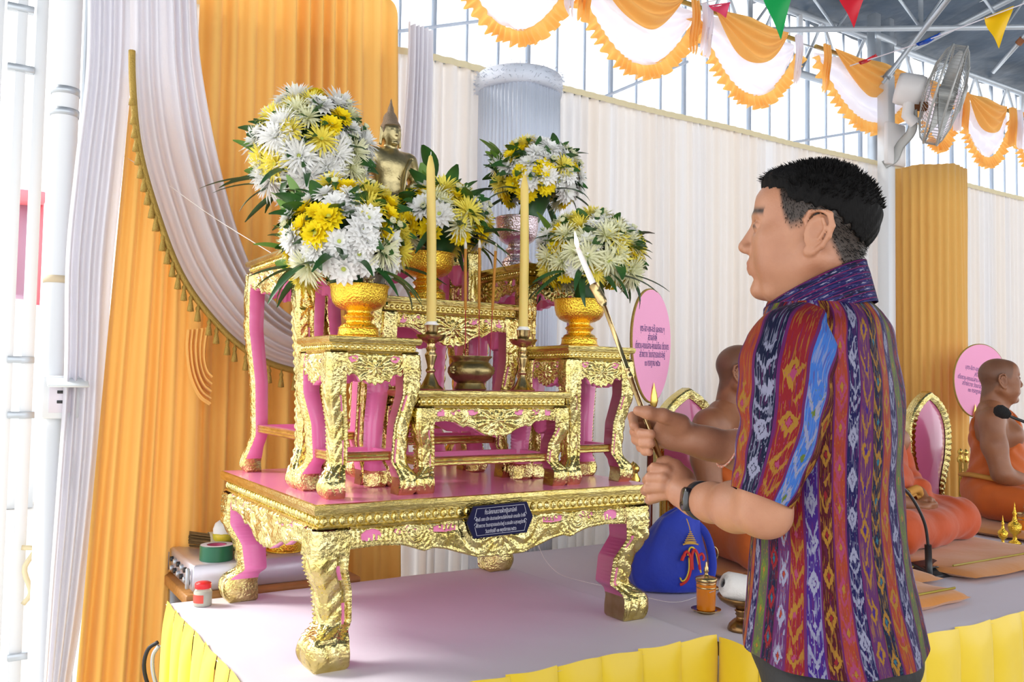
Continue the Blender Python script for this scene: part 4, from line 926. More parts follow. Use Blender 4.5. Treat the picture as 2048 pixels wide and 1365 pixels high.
# ================================================================== GARLANDS, FAN, BUNTING
M['swag_white'] = mat('white_satin_swag', srgb(246, 242, 250), .55, 0, trans=.45, sheen=.2)
M['swag_orange'] = mat('orange_satin_swag', srgb(252, 196, 106), .5, 0, trans=.5, sheen=.2, bump=(9, .3, 3, .02))
YG = 3.36; ZG = 3.385
def swag(label, pa_, pb_, dep=.37, seed=0):
    xa = at(pa_, 100, Y=YG)[0]; xb = at(pb_, 100, Y=YG)[0]; wd = xb-xa
    t = thing('garland_swag', label, 'garland', ((xa+xb)/2, YG, ZG), group='orange and white garland swags')
    sk = lambda u: np.sin(PI*np.clip(u, 0, 1))**.85
    def white(u, v):
        X = xa+u*wd; Z = ZG-.012-v*(dep*sk(u)+.03)-.02*np.abs(2*u-1)
        return np.stack([X, YG+.028*np.sin(v*17+seed+3*np.cos(PI*u))*sk(u)-.02*v*sk(u)+.006*np.sin(u*50), Z], -1)
    mk('white_cloth', sheet(white, 46, 30), M['swag_white'], t)
    def orange(u, v):
        uu = .13+u*.74; X = xa+uu*wd; Z = ZG+.004-v*(dep*.66*sk(u))
        return np.stack([X, YG-.05+.022*np.sin(v*21+seed*2+2.5*np.cos(PI*u))*sk(u)-.035*np.sin(v*PI*.9)*sk(u), Z], -1)
    mk('orange_cloth', sheet(orange, 40, 26), M['swag_orange'], t)
    def ruf(u, v, xa=xa, wd=wd):
        X = xa+u*wd; Z0 = ZG-.012-(dep*sk(u)+.03)-.02*np.abs(2*u-1); dz = np.gradient(Z0[:, 0])/np.gradient(X[:, 0]); nn = np.stack([dz, -np.ones_like(dz)], -1); nn /= np.linalg.norm(nn, axis=-1)[:, None]
        w_ = .075*(1+.12*np.sin(u*90+seed)); X2 = X+nn[:, [0]]*(v-.12)*w_; Z2 = Z0+nn[:, [1]]*(v-.12)*w_
        return np.stack([X2, YG-.03+(.004+.020*v)*np.sin(u*2*PI*26+seed+1.5*np.sin(u*31)), Z2], -1)
    mk('ruffle', sheet(ruf, 300, 6), M['swag_orange'], t)
    mk('top_tape', bar((xa, YG-.01, ZG), (xb, YG-.01, ZG), .012, 6), M['gold_fringe'], t)
    for sx, x0 in ((1, xa), (-1, xb)):
        def tail(u, v, x0=x0, sx=sx): 
            X = x0+sx*(.008+u*.055)+.01*np.sin(v*5); return np.stack([X, YG-.06+.016*np.sin(u*16+seed), ZG-v*(.20+.09*np.abs(np.sin(u*7+seed)))], -1)
        mk('tail', sheet(tail, 16, 12), M['swag_white'] if (seed+sx) % 2 else M['swag_orange'], t)
    return t
for i, (a, b, lb) in enumerate(((880, 1138, 'orange and white garland swag above the silver fringe column'), (1142, 1384, 'orange and white garland swag above the long white curtain, second from left'), (1388, 1588, 'orange and white garland swag left of the green pennant tip'), (1628, 1822, 'orange and white garland swag just left of the wall fan'), (1828, 1904, 'narrow garland swag half hidden by the wall fan'), (1908, 2012, 'garland swag right of the wall fan'), (2016, 2110, 'garland swag cut by the right edge'))):
    swag(lb, a, b, (.37, .37, .37, .34, .34, .36, .36)[i], i)
cr = thing('garland_rope', 'thin rope carrying the orange and white garlands', 'rope', (4, YG, ZG)); mk('cord', bar((1.3, YG+.01, ZG), (9.5, YG+.01, ZG), .005, 6), M['steel'], cr)
# ---------------- pennants
def pennant(label, a, b, tip, d, col, m):
    A, B, T_ = at(*a, d=d), at(*b, d=d), at(*tip, d=d-.03); t = thing('pennant', label, 'flag', tuple((A+B)/2), group='coloured pennants')
    n = np.cross(B-A, T_-A); n /= np.linalg.norm(n)
    def f(u, v):
        P = (A*(1-u[..., None])+B*u[..., None])*(1-v[..., None])+T_*v[..., None]; return P+n*(.012*np.sin(u*4+v*6)*(1-v))[..., None]
    V, F = sheet(f, 8, 12); V2 = V+n*.0012; k = len(V); mk('cloth', (np.vstack([V, V2]), F+[tuple(i+k for i in q[::-1]) for q in F]), m, t)
    mk('hem', bar(A, B, .004, 6), m, t)
def flagm(n, c): return mat(n, c, .35, 0, trans=.3)
pennant('green pennant hanging in front of the roof truss', (1520, -22), (1588, -28), (1562, 80), 3.6, None, flagm('green_flag', srgb(30, 176, 92)))
pennant('red pennant hanging near the roof post', (1672, -20), (1734, -24), (1708, 56), 3.6, None, flagm('red_flag', srgb(224, 44, 62)))
pennant('yellow pennant at the upper right', (1969, 37), (2026, 14), (1998, 97), 3.4, None, flagm('yellow_flag', srgb(246, 206, 24)))
pennant('pink pennant crumpled at the top of the garlands', (1418, 12), (1460, 6), (1452, 36), 4.6, None, flagm('pink_flag', srgb(244, 92, 130)))
pennant('blue pennant seen edge-on before the truss', (1833, 88), (1882, 70), (1850, 84), 3.5, None, flagm('blue_flag', srgb(40, 92, 200)))
pennant('thin red pennant seen edge-on above the garland', (1718, 125), (1754, 112), (1730, 124), 3.7, None, flagm('red_flag_b', srgb(226, 60, 70)))
cr = thing('bunting_string', 'white cord strung with coloured pennants under the roof', 'string', tuple(at(1900, 66, d=3.5)))
mk('cord', tube(smooth_path([at(1700, 132, d=3.75), at(1833, 88, d=3.52), at(1969, 37, d=3.4), at(2120, -20, d=3.3)], 30), .0025, 5), M['white_cloth'], cr)
cr = thing('bunting_string', 'white cord behind the green and red pennants', 'string', tuple(at(1600, -20, d=3.6)))
mk('cord', tube(np.array([at(1400, 8, d=4.6), at(1520, -22, d=3.6), at(1600, -26, d=3.6), at(1734, -24, d=3.6), at(1900, -45, d=3.6)]), .0025, 5), M['white_cloth'], cr)
# ---------------- wall fan
fc = at(1893, 192, d=5.15); axf = CR*math.cos(.30)*.90-CU*math.sin(.30)*.95-CF*.40; axf /= np.linalg.norm(axf)
uf = np.cross(axf, CF); uf /= np.linalg.norm(uf); vf_ = np.cross(axf, uf); FR = .285
wf = thing('wall_fan', 'grey wall-mounted fan with round wire cage on a curved bracket', 'fan', tuple(fc))
M['fan_grey'] = mat('grey_fan_metal', srgb(176, 178, 176), .4, .3); M['fan_white'] = mat('white_fan_plastic', srgb(226, 224, 224), .35)
def fp(r, a, z): return fc+uf*(r*math.cos(a))+vf_*(r*math.sin(a))+axf*z
def fring(r, z, th, nm='cage_ring'): mk(nm, tube(np.array([fp(r, t, z) for t in np.linspace(0, 2*PI, 61)]), th, 6, False), M['fan_grey'], wf)
fring(FR, -.045, .007, 'rim_band'); fring(FR, .03, .006, 'rim_band'); fring(FR*.62, .075, .003); fring(FR*.62, -.105, .003); fring(FR*.28, .09, .004); fring(FR*.30, -.12, .004)
V = [fp(FR*.995, t, z) for t in np.linspace(0, 2*PI, 61) for z in (-.045, .03)]
wires = []
for i in range(72):
    a = 2*PI*i/72; wires.append(tube(np.array([fp(FR*r, a, z) for r, z in ((.28, .09), (.62, .075), (.9, .05), (1, .03))]), .0014, 3, False)); wires.append(tube(np.array([fp(FR*r, a, z) for r, z in ((.30, -.12), (.62, -.105), (.9, -.075), (1, -.045), (1, .03))]), .0016, 3, False))
tag(mk('cage_wires', join(wires), M['fan_grey'], wf), kind='stuff')
def disc(r, z0, z1, nm, m): 
    n = 32; V = np.array([fp(rr, 2*PI*i/n, zz) for i in range(n) for rr, zz in ((0.001, z0), (r*.92, z0), (r, z0+(z1-z0)*.2), (r, z0+(z1-z0)*.8), (r*.9, z1), (0.001, z1))]); mk(nm, (V, gridf(n, 6, True)), m, wf)
disc(.075, .085, .10, 'front_badge', M['fan_grey']); disc(.05, -.06, .05, 'hub', M['fan_grey']); disc(.095, -.28, -.13, 'motor_housing', M['fan_white'])
for k in range(3):
    def bl(u, v, k=k):
        a = 2*PI*k/3+u*1.25-.25*v; r = .05+v*(FR*.9-.05); w_ = (u-.5)*.10*(1-.2*v)
        return np.stack([fc[i]+uf[i]*r*np.cos(a)+vf_[i]*r*np.sin(a)+axf[i]*w_ for i in range(3)], -1)
    V, F = sheet(bl, 12, 10); V2 = V+axf*.003; n = len(V); mk('blade', (np.vstack([V, V2]), F+[tuple(i+n for i in q[::-1]) for q in F]), M['fan_grey'], wf)
mb = fc-axf*.20; mw = at(1768, 330, d=5.35)
V = []; 
path = smooth_path([mb, at(1826, 238, d=5.22), at(1822, 265, d=5.25), at(1800, 292, d=5.3), at(1788, 318, d=5.33), mw], 24)
T_, N_, B_ = frames(path); mk('bracket_arm', tube(path, .030, 8, True, sx=1.0, sy=.22), M['fan_grey'], wf)
mk('bracket_arm', tube(np.array([mb+CU*-.02, at(1815, 232, d=5.2), at(1830, 246, d=5.2)]), .035, 10), M['fan_white'], wf)
pq_ = at(1800, 290, d=5.36); mk('mount_plate', box(pq_-np.array([.12, .0, .13]), pq_+np.array([.06, .03, .13]), .006), M['fan_white'], wf)
mk('pivot', bar(fc-axf*.16-CU*.09-CR*.05, fc-axf*.16-CU*.09+CR*.05, .028, 12), mat('rusty_bolt', srgb(140, 92, 60), .7, .5), wf)
ps_ = thing('fan_post', 'white square post carrying the wall fan', 'post', (pq_[0]-.03, pq_[1]+.07, 0))
mk('shaft', box((pq_[0]-.07, pq_[1]+.031, 0), (pq_[0]+.0, pq_[1]+.11, 3.3), .006), M['white_paint'], ps_); mk('foot_plate', box((pq_[0]-.15, pq_[1]-.02, 0), (pq_[0]+.08, pq_[1]+.18, .012), .002), M['steel'], ps_)
# ================================================================== PEOPLE (bodies are one continuous surface each)
class SDF:
    def __init__(s, lo, hi, h):
        s.lo = np.array(lo, float); s.h = h; s.n = np.ceil((np.array(hi)-s.lo)/h).astype(int)+1
        s.D = np.full(tuple(s.n), 1.0, np.float32)
    def blk(s, lo, hi):
        a = np.clip(np.floor((np.array(lo)-s.lo)/s.h).astype(int), 0, s.n-1); b = np.clip(np.ceil((np.array(hi)-s.lo)/s.h).astype(int)+1, 1, s.n)
        if np.any(b <= a): return None, None
        g = np.meshgrid(*[s.lo[i]+s.h*np.arange(a[i], b[i]) for i in range(3)], indexing='ij')
        return tuple(slice(a[i], b[i]) for i in range(3)), np.stack(g, -1)
    def comb(s, sl, d, k, op):
        D = s.D[sl]; d = d.astype(np.float32)
        if op == 'u':
            if k > 0: h = np.clip(.5+.5*(D-d)/k, 0, 1); r = D*(1-h)+d*h-k*h*(1-h)
            else: r = np.minimum(D, d)
        else:
            if k > 0: h = np.clip(.5-.5*(D+d)/k, 0, 1); r = D*(1-h)+(-d)*h+k*h*(1-h)
            else: r = np.maximum(D, -d)
        s.D[sl] = r
    def cap(s, a, b, ra, rb=None, k=.01, op='u'):
        a = np.array(a, float); b = np.array(b, float); rb = ra if rb is None else rb; m = max(ra, rb)+k+2*s.h
        sl, P = s.blk(np.minimum(a, b)-m, np.maximum(a, b)+m)
        if sl is None: return
        ab = b-a; t = np.clip(((P-a)@ab)/(ab@ab+1e-12), 0, 1); d = np.linalg.norm(P-a-t[..., None]*ab, axis=-1)-(ra+(rb-ra)*t); s.comb(sl, d, k, op)
    def chain(s, pts, rs, k=.008, op='u'):
        for i in range(len(pts)-1): s.cap(pts[i], pts[i+1], rs[i], rs[i+1], k, op)
    def ell(s, c, r, k=.01, R=None, op='u'):
        c = np.array(c, float); r = np.array(r, float); m = r.max()+k+2*s.h
        if R is None: lo, hi = c-r-k-2*s.h, c+r+k+2*s.h
        else: lo, hi = c-m, c+m
        sl, P = s.blk(lo, hi)
        if sl is None: return
        q = P-c
        if R is not None: q = q@np.array(R)
        k0 = np.linalg.norm(q/r, axis=-1); k1 = np.linalg.norm(q/(r*r), axis=-1); s.comb(sl, k0*(k0-1)/(k1+1e-9), k, op)
    def noise(s, fn):
        g = np.meshgrid(*[s.lo[i]+s.h*np.arange(s.n[i]) for i in range(3)], indexing='ij'); s.D += fn(*g).astype(np.float32)
    def cut(s, p, n):   # keep the side the normal points to
        g = np.meshgrid(*[s.lo[i]+s.h*np.arange(s.n[i]) for i in range(3)], indexing='ij')
        d = sum((g[i]-p[i])*n[i] for i in range(3)); s.D = np.maximum(s.D, (-d).astype(np.float32))
    def mesh(s):
        D = s.D.astype(float); sh = np.array(D.shape)-1
        acc = np.zeros((*sh, 3)); cnt = np.zeros(tuple(sh)); E = []
        for ax in range(3):
            A = np.take(D, range(D.shape[ax]-1), ax); B = np.take(D, range(1, D.shape[ax]), ax)
            cr = (A < 0) != (B < 0); idx = np.argwhere(cr); t = (A[cr]/(A[cr]-B[cr])); pos = idx.astype(float); pos[:, ax] += t
            o1, o2 = [i for i in range(3) if i != ax]; E.append((ax, idx, A[cr] < 0))
            for d1 in (0, -1):
                for d2 in (0, -1):
                    c = idx.copy(); c[:, o1] += d1; c[:, o2] += d2; ok = np.all((c >= 0) & (c < sh), 1); c = c[ok]
                    np.add.at(acc, (c[:, 0], c[:, 1], c[:, 2]), pos[ok]); np.add.at(cnt, (c[:, 0], c[:, 1], c[:, 2]), 1)
        m = cnt > 0; ids = -np.ones(tuple(sh), int); ids[m] = np.arange(m.sum()); V = s.lo+s.h*(acc[m]/cnt[m][:, None]); F = []
        for ax, idx, neg in E:
            o1, o2 = [(1, 2), (2, 0), (0, 1)][ax]; ok = (idx[:, o1] > 0) & (idx[:, o2] > 0) & (idx[:, o1] < sh[o1]) & (idx[:, o2] < sh[o2]) & (idx[:, ax] < sh[ax]); idx = idx[ok]; neg = neg[ok]; q = []
            for d1, d2 in ((-1, -1), (0, -1), (0, 0), (-1, 0)):
                c = idx.copy(); c[:, o1] += d1; c[:, o2] += d2; q.append(ids[c[:, 0], c[:, 1], c[:, 2]])
            q = np.stack(q, 1); q[~neg] = q[~neg][:, ::-1]; F.append(q)
        return V, np.vstack(F)
def cs(px, py, d): return np.array([(px-1024)/FPX*d, d, (682.5-py)/FPX*d])     # point in a frame right/away/up at the viewer
def csw(V): V = np.asarray(V, float); return CAMP+V[:, [0]]*CR+V[:, [1]]*CF+V[:, [2]]*CU
def rotm(ax, a):
    return np.array(Matrix.Rotation(a, 3, ax))

def skin(name, c, c2, sc=12):
    m, N, L, P = nmat(name); P.inputs['Roughness'].default_value = .46; P.inputs['Subsurface Weight'].default_value = .12; P.inputs['Subsurface Radius'].default_value = (.01, .004, .002); P.inputs['Subsurface Scale'].default_value = .5
    tc = N.new('ShaderNodeTexCoord'); t = N.new('ShaderNodeTexNoise'); t.inputs['Scale'].default_value = sc; t.inputs['Detail'].default_value = 5; L.new(tc.outputs['Object'], t.inputs['Vector'])
    r = N.new('ShaderNodeValToRGB'); r.color_ramp.elements[0].position = .32; r.color_ramp.elements[1].position = .68; r.color_ramp.elements[0].color = (*c2, 1); r.color_ramp.elements[1].color = (*c, 1)
    L.new(t.outputs['Fac'], r.inputs[0]); L.new(r.outputs[0], P.inputs['Base Color'])
    t2 = N.new('ShaderNodeTexNoise'); t2.inputs['Scale'].default_value = 260; L.new(tc.outputs['Object'], t2.inputs['Vector']); b = N.new('ShaderNodeBump'); b.inputs['Strength'].default_value = .12; b.inputs['Distance'].default_value = .004
    L.new(t2.outputs['Fac'], b.inputs['Height']); L.new(b.outputs[0], P.inputs['Normal'])
    return m, N, L, P, r
M['skin'] = skin('tan_skin', srgb(186, 134, 104), srgb(166, 112, 84))[0]
M['skin_dark'] = skin('brown_skin', srgb(150, 98, 66), srgb(132, 82, 54))[0]

def head_sdf(h=.0026, fat=1.0, neck=True, neck_to=(-.045, 0, -.20), ears=True):
    """x forward, y to the person's left, z up, origin between the ears"""
    s = SDF((-.16, -.12, -.25), (.15, .12, .16), h)
    s.ell((-.001, 0, .034), (.090, .0755, .080), 0)
    s.ell((.032, 0, -.02), (.066, .066*fat, .095), .03)
    s.ell((.05, 0, .048), (.048, .058, .05), .02)                       # forehead
    for y in (-1, 1):
        s.cap((-.012, y*.057*fat, -.045), (.052, y*.030*fat, -.098), .021*fat, .018, .02)       # jaw
        s.ell((.056, y*.044*fat, -.018), (.026, .024, .026), .02)         # cheekbone
        s.ell((.050, y*.040*fat, -.055), (.028, .026*fat, .030), .02)      # cheek
    s.ell((.074, 0, -.100), (.020, .026, .018), .016)                   # chin
    s.ell((.080, 0, -.060), (.022, .030, .024), .014)                   # mouth mound
    for y in (-1, 1):
        s.ell((.094, y*.033, .010), (.017, .019, .012), .010, op='s')   # eye sockets
        s.cap((.091, y*.010, .029), (.080, y*.046, .030), .0085, .006, .010)  # brow
        s.ell((.079, y*.033, .009), (.0145, .0165, .0125), .003)           # eyeball with lids
        s.cap((.094, y*.020, .011), (.087, y*.045, .0125), .0028, .0026, .003)   # upper lid
    s.cap((.090, 0, .020), (.108, 0, -.022), .0075, .0105, .010)         # nose bridge
    s.ell((.106, 0, -.026), (.0125, .0125, .0105), .006)
    for y in (-1, 1): s.ell((.100, y*.013, -.030), (.0105, .0085, .0085), .006)
    for y in (-1, 1): s.ell((.106, y*.0065, -.037), (.004, .0035, .004), .002, op='s')
    s.ell((.095, 0, -.0535), (.0075, .021, .0050), .004); s.ell((.0925, 0, -.0635), (.0078, .019, .0058), .004)
    s.cap((.1045, -.018, -.0585), (.1045, .018, -.0585), .0022, .0022, .002, op='s'); s.ell((.088, 0, -.078), (.007, .014, .006), .006, op='s')
    if ears:
        for y in (-1, 1):
            def ep(x_, z_, o=0): return (x_, y*(.0775+.30*max(0, .010-x_)+o), z_)
            R = np.array(Matrix.Rotation(y*.30, 3, 'Z'))@np.array(Matrix.Rotation(-.18, 3, 'Y'))
            s.ell((-.012, y*.0815, -.002), (.020, .0058, .031), .005, R)
            s.ell(ep(-.010, .000, .0075), (.0105, .0065, .017), .003, R, op='s')
            s.chain([ep(.004, .004), ep(.007, .018), ep(.001, .031), ep(-.013, .036), ep(-.028, .027), ep(-.033, .008), ep(-.029, -.010), ep(-.020, -.026), ep(-.008, -.037)], [.0036, .0038, .004, .0042, .0044, .0044, .0042, .0045, .005], .003)
            s.chain([ep(-.018, .020, .001), ep(-.024, .004, .001), ep(-.016, -.014, .001)], [.0028, .003, .003], .003)
            s.ell((-.002, y*.080, -.034), (.009, .006, .010), .005)
            s.ell((.004, y*.0795, -.006), (.0045, .0045, .008), .004)
    if neck:
        s.cap((-.018, 0, -.03), neck_to, .054*fat, .058*fat, .02); s.cap((.02, 0, -.09), (-.02, 0, -.19), .035*fat, .04, .03)
    return s
def place_frame(V, c, fwd, left, up): return np.asarray(c)+V[:, [0]]*fwd+V[:, [1]]*left+V[:, [2]]*up
def head_axes(yaw, pitch, roll=0.0):
    """forward/left/up in the right-away-up frame. yaw 0 looks to the right of the picture, 90 away"""
    f = np.array([math.cos(yaw), math.sin(yaw), 0]); l = np.array([-math.sin(yaw), math.cos(yaw), 0]); u = np.array([0, 0, 1.0])
    c, s_ = math.cos(pitch), math.sin(pitch); f, u = c*f+s_*u, c*u-s_*f
    c, s_ = math.cos(roll), math.sin(roll); l, u = c*l+s_*u, c*u-s_*l
    return f, l, u

# ------------------------------------------------------------------ the man with the candle lighter
foot = at(1668, 1200, d=1.52); foot[2] = 0
man = thing('person', 'man in a multicoloured striped shirt lighting a candle with a long holder', 'person', tuple(foot))
hc = cs(1630, 472, 1.50); fw, lf, up_ = head_axes(math.radians(180-25), math.radians(5), 0)
# body: head, neck, both arms and hands in one surface
hs = head_sdf(.0024, 1.05, neck_to=(-.010, 0, -.20))
V0, F0 = hs.mesh(); HSC = np.array([1.07, 1.0, .985])
bs = SDF(cs(1240, 1090, 1.66)*np.array([0, 1, 0])+np.array([.185, -.36, -.36]), np.array([.52, 1.85, .02]), .0032)
bs.lo = np.array([.17, 1.22, -.36]); bs.h = .0030; bs.n = np.ceil((np.array([.52, 1.80, -.055])-bs.lo)/bs.h).astype(int)+1; bs.D = np.full(tuple(bs.n), 1.0, np.float32)
# near (left) arm
EL = cs(1528, 1024, 1.345); WR = cs(1392, 1000, 1.545)
bs.chain([cs(1563, 850, 1.348), cs(1536, 960, 1.34), EL], [.048, .041, .037], .02)
bs.chain([EL, EL*.62+WR*.38, EL*.25+WR*.75, WR], [.037, .0385, .031, .0265], .02)
bs.ell(cs(1546, 1034, 1.338), (.022, .024, .022), .02)
bs.chain([WR, cs(1365, 985, 1.575)], [.027, .029], .02)
bs.ell(cs(1355, 967, 1.60), (.036, .027, .034), .012, rotm('Y', .5))
for kn, p1, p2, p3, r in (((1334, 942, 1.590), (1309, 936, 1.604), (1304, 940, 1.636), (1318, 945, 1.655), .0094), ((1328, 957, 1.584), (1300, 956, 1.602), (1295, 961, 1.638), (1312, 965, 1.660), .0098), ((1326, 974, 1.586), (1296, 977, 1.602), (1291, 982, 1.636), (1308, 983, 1.656), .0095), ((1329, 990, 1.592), (1303, 997, 1.605), (1299, 1001, 1.632), (1314, 999, 1.650), .0086)):
    bs.chain([cs(1362, 970, 1.60), cs(*kn), cs(*p1), cs(*p2), cs(*p3)], [r+.005, r+.0012, r, r*.95, r*.85], .0035)
bs.chain([cs(1362, 960, 1.59), cs(1350, 934, 1.60), cs(1333, 925, 1.615), cs(1322, 924, 1.625)], [.016, .0125, .011, .009], .008)
# far (right) arm
E2 = cs(1560, 918, 1.66); W2 = cs(1412, 887, 1.64)
bs.chain([cs(1600, 900, 1.68), E2, E2*.5+W2*.5, W2], [.045, .041, .038, .028], .02)
bs.chain([W2, cs(1385, 880, 1.64)], [.028, .029], .02)
bs.ell(cs(1350, 868, 1.640), (.042, .020, .033), .012, rotm('Y', .22))
bs.ell(cs(1352, 850, 1.625), (.034, .018, .018), .012, rotm('Y', .35))     # thumb base
bs.chain([cs(1362, 846, 1.62), cs(1326, 832, 1.60), cs(1296, 826, 1.592), cs(1276, 822, 1.595)], [.0165, .0125, .0115, .0092], .008)
for pts, r in ((((1328, 846, 1.655), (1290, 836, 1.675), (1266, 834, 1.66), (1268, 852, 1.625)), .0100), (((1326, 862, 1.66), (1288, 852, 1.68), (1270, 864, 1.655), (1283, 868, 1.612), (1303, 869, 1.588)), .0102), (((1328, 876, 1.66), (1292, 872, 1.68), (1273, 880, 1.655), (1286, 886, 1.612), (1302, 888, 1.590)), .0098), (((1332, 888, 1.655), (1298, 890, 1.675), (1282, 896, 1.655), (1290, 903, 1.620), (1299, 905, 1.600)), .0086)):
    bs.chain([cs(1352, 868, 1.64)]+[cs(*p) for p in pts], [r+.006]+[r*(1.05-.05*i) for i in range(len(pts))], .005)
V1, F1 = bs.mesh()
VB = np.vstack([csw(place_frame(V0*HSC, hc, fw, lf, up_)), csw(V1)]); FB = list(F0)+list(F1+len(V0))
# stubble shadow of the clipped sides: its own colour, weight kept per vertex
hx, hy, hz = V0.T
def clip_w(hx, hz): return np.clip(smoothstep(-.006, .020, hz-np.interp(hx, [-.12, -.08, -.05, -.02, .0, .03, .042, .054, .075], [-.10, -.085, -.06, .005, .012, .000, .02, .066, .10])), 0, 1)
earbox = (np.abs(hy) > .0765) & (hx > -.045) & (hx < .022) & (hz < .034)
cl = np.r_[clip_w(hx, hz)*(~earbox), np.zeros(len(V1))]
brow = np.r_[((hx > .068)*np.exp(-((hz-(.037-.12*np.clip(np.abs(hy)-.03, 0, 1)))/.0060)**2)*(np.abs(hy) > .010)*(np.abs(hy) < .056)), np.zeros(len(V1))]
lips = np.r_[((hx > .088)*np.exp(-((hz+.0585)/.008)**2)*(np.abs(hy) < .024)), np.zeros(len(V1))]
lash = np.r_[((hx > .076)*np.exp(-((hz-.0085)/.0042)**2)*(np.abs(np.abs(hy)-.034) < .013)), np.zeros(len(V1))]
def face_mat(base, hairc, lipc, clipamt):
    m, N, L, P, r = skin(base+'_face_skin', *((srgb(186, 134, 104), srgb(166, 112, 84)) if base == 'tan' else (srgb(154, 102, 70), srgb(136, 86, 58))))
    prev = r.outputs[0]
    for nm, col, amt in (('lips', lipc, .55), ('clip', hairc, clipamt), ('brow', hairc, .97), ('lash', (.03, .02, .02), .8)):
        a = N.new('ShaderNodeAttribute'); a.attribute_name = nm; mu = N.new('ShaderNodeMath'); mu.operation = 'MULTIPLY'; mu.inputs[1].default_value = amt; L.new(a.outputs['Fac'], mu.inputs[0])
        x_ = N.new('ShaderNodeMix'); x_.data_type = 'RGBA'; x_.inputs['B'].default_value = (*col, 1); L.new(mu.outputs[0], x_.inputs['Factor']); L.new(prev, x_.inputs['A']); prev = x_.outputs['Result']
    L.new(prev, P.inputs['Base Color']); return m
M['man_skin'] = face_mat('tan', (.022, .016, .012), srgb(170, 98, 86), .97)
mk('body', (VB, FB), M['man_skin'], man, col={'clip': cl, 'brow': brow, 'lips': lips, 'lash': lash})
# hair: thick cap plus strands
M['hair'] = mat('black_hair', (.005, .0045, .0045), .7, 0, spec=.15, bump=(260, .6, 2, .006), stretch=(1, 1, .25))
g = SDF((-.15, -.11, -.10), (.12, .11, .17), .0028)
g.ell((-.001, 0, .037), (.0965, .0805, .0885), 0); g.ell((.044, 0, .094), (.046, .056, .024), .018)
gx, gy, gz = np.meshgrid(*[g.lo[i]+g.h*np.arange(g.n[i]) for i in range(3)], indexing='ij')
line = np.interp(gx, [-.13, -.10, -.085, -.06, -.03, .0, .03, .055, .09], [-.055, -.045, -.02, .022, .046, .056, .066, .078, .082])
line = line+.30*np.clip(np.abs(gy)-.03, 0, 1)*(gx > .04)
g.D = np.maximum(g.D, ((line-.012-gz)*.30+.0012*np.sin(gx*190)*np.sin(gz*170+gy*90)).astype(np.float32))
g.D += (.0018*np.sin(gx*260+gz*120)*np.sin(gy*240+gz*90)).astype(np.float32)
V, F = g.mesh(); mk('hair', (csw(place_frame(V*HSC, hc, fw, lf, up_)), F), M['hair'], man)
rs = random.Random(4); st = []
for i in range(2600):
    a = rs.uniform(-PI, PI); e = rs.uniform(.12, 1.45); n = np.array([math.cos(a)*math.cos(e), math.sin(a)*math.cos(e), math.sin(e)])
    p = np.array([.0, 0, .038])+n*np.array([.096, .080, .088]); front = max(0, p[0])/.09
    if p[2] < np.interp(p[0], [-.13, -.10, -.04, .0, .05, .09], [-.04, -.03, .04, .055, .076, .080])+.008: continue
    d_ = n*.6+np.array([.9*front, 0, .35])+np.array([rs.uniform(-.3, .3), rs.uniform(-.3, .3), rs.uniform(-.2, .3)]); d_ /= np.linalg.norm(d_); L_ = rs.uniform(.006, .012)+.020*front*front
    P3 = np.array([p-n*.004, p+d_*L_*.55, p+d_*L_+np.array([0, 0, -.003*front])]); st.append(tube(P3, [.0011, .0009, .0002], 3, False))
V, F = join(st); tag(mk('hair_strands', (csw(place_frame(V*HSC, hc, fw, lf, up_)), F), M['hair'], man), kind='stuff')
st = []     # clipped stubble on the sides and nape, thinning downwards
cand = np.where((cl[:len(V0)] > .15) & (hx < .052) & (hz < .075))[0]; rs.shuffle(list(cand)); cc = V0.mean(0)
for i in RNG.choice(cand, 3800):
    if rs.random() > cl[i]: continue
    p = V0[i]+np.array([rs.uniform(-.001, .001), 0, rs.uniform(-.001, .001)]); n = p-np.array([0, 0, .03]); n[2] *= .4; n /= np.linalg.norm(n); d_ = n*.55+np.array([-.35, 0, -.7]); d_ /= np.linalg.norm(d_); L_ = rs.uniform(.003, .006)
    st.append(tube(np.array([p-n*.0005, p+d_*L_]), [.00045, .00015], 3, False))
V, F = join(st); tag(mk('clipped_stubble', (csw(place_frame(V*HSC, hc, fw, lf, up_)), F), M['hair'], man), kind='stuff')
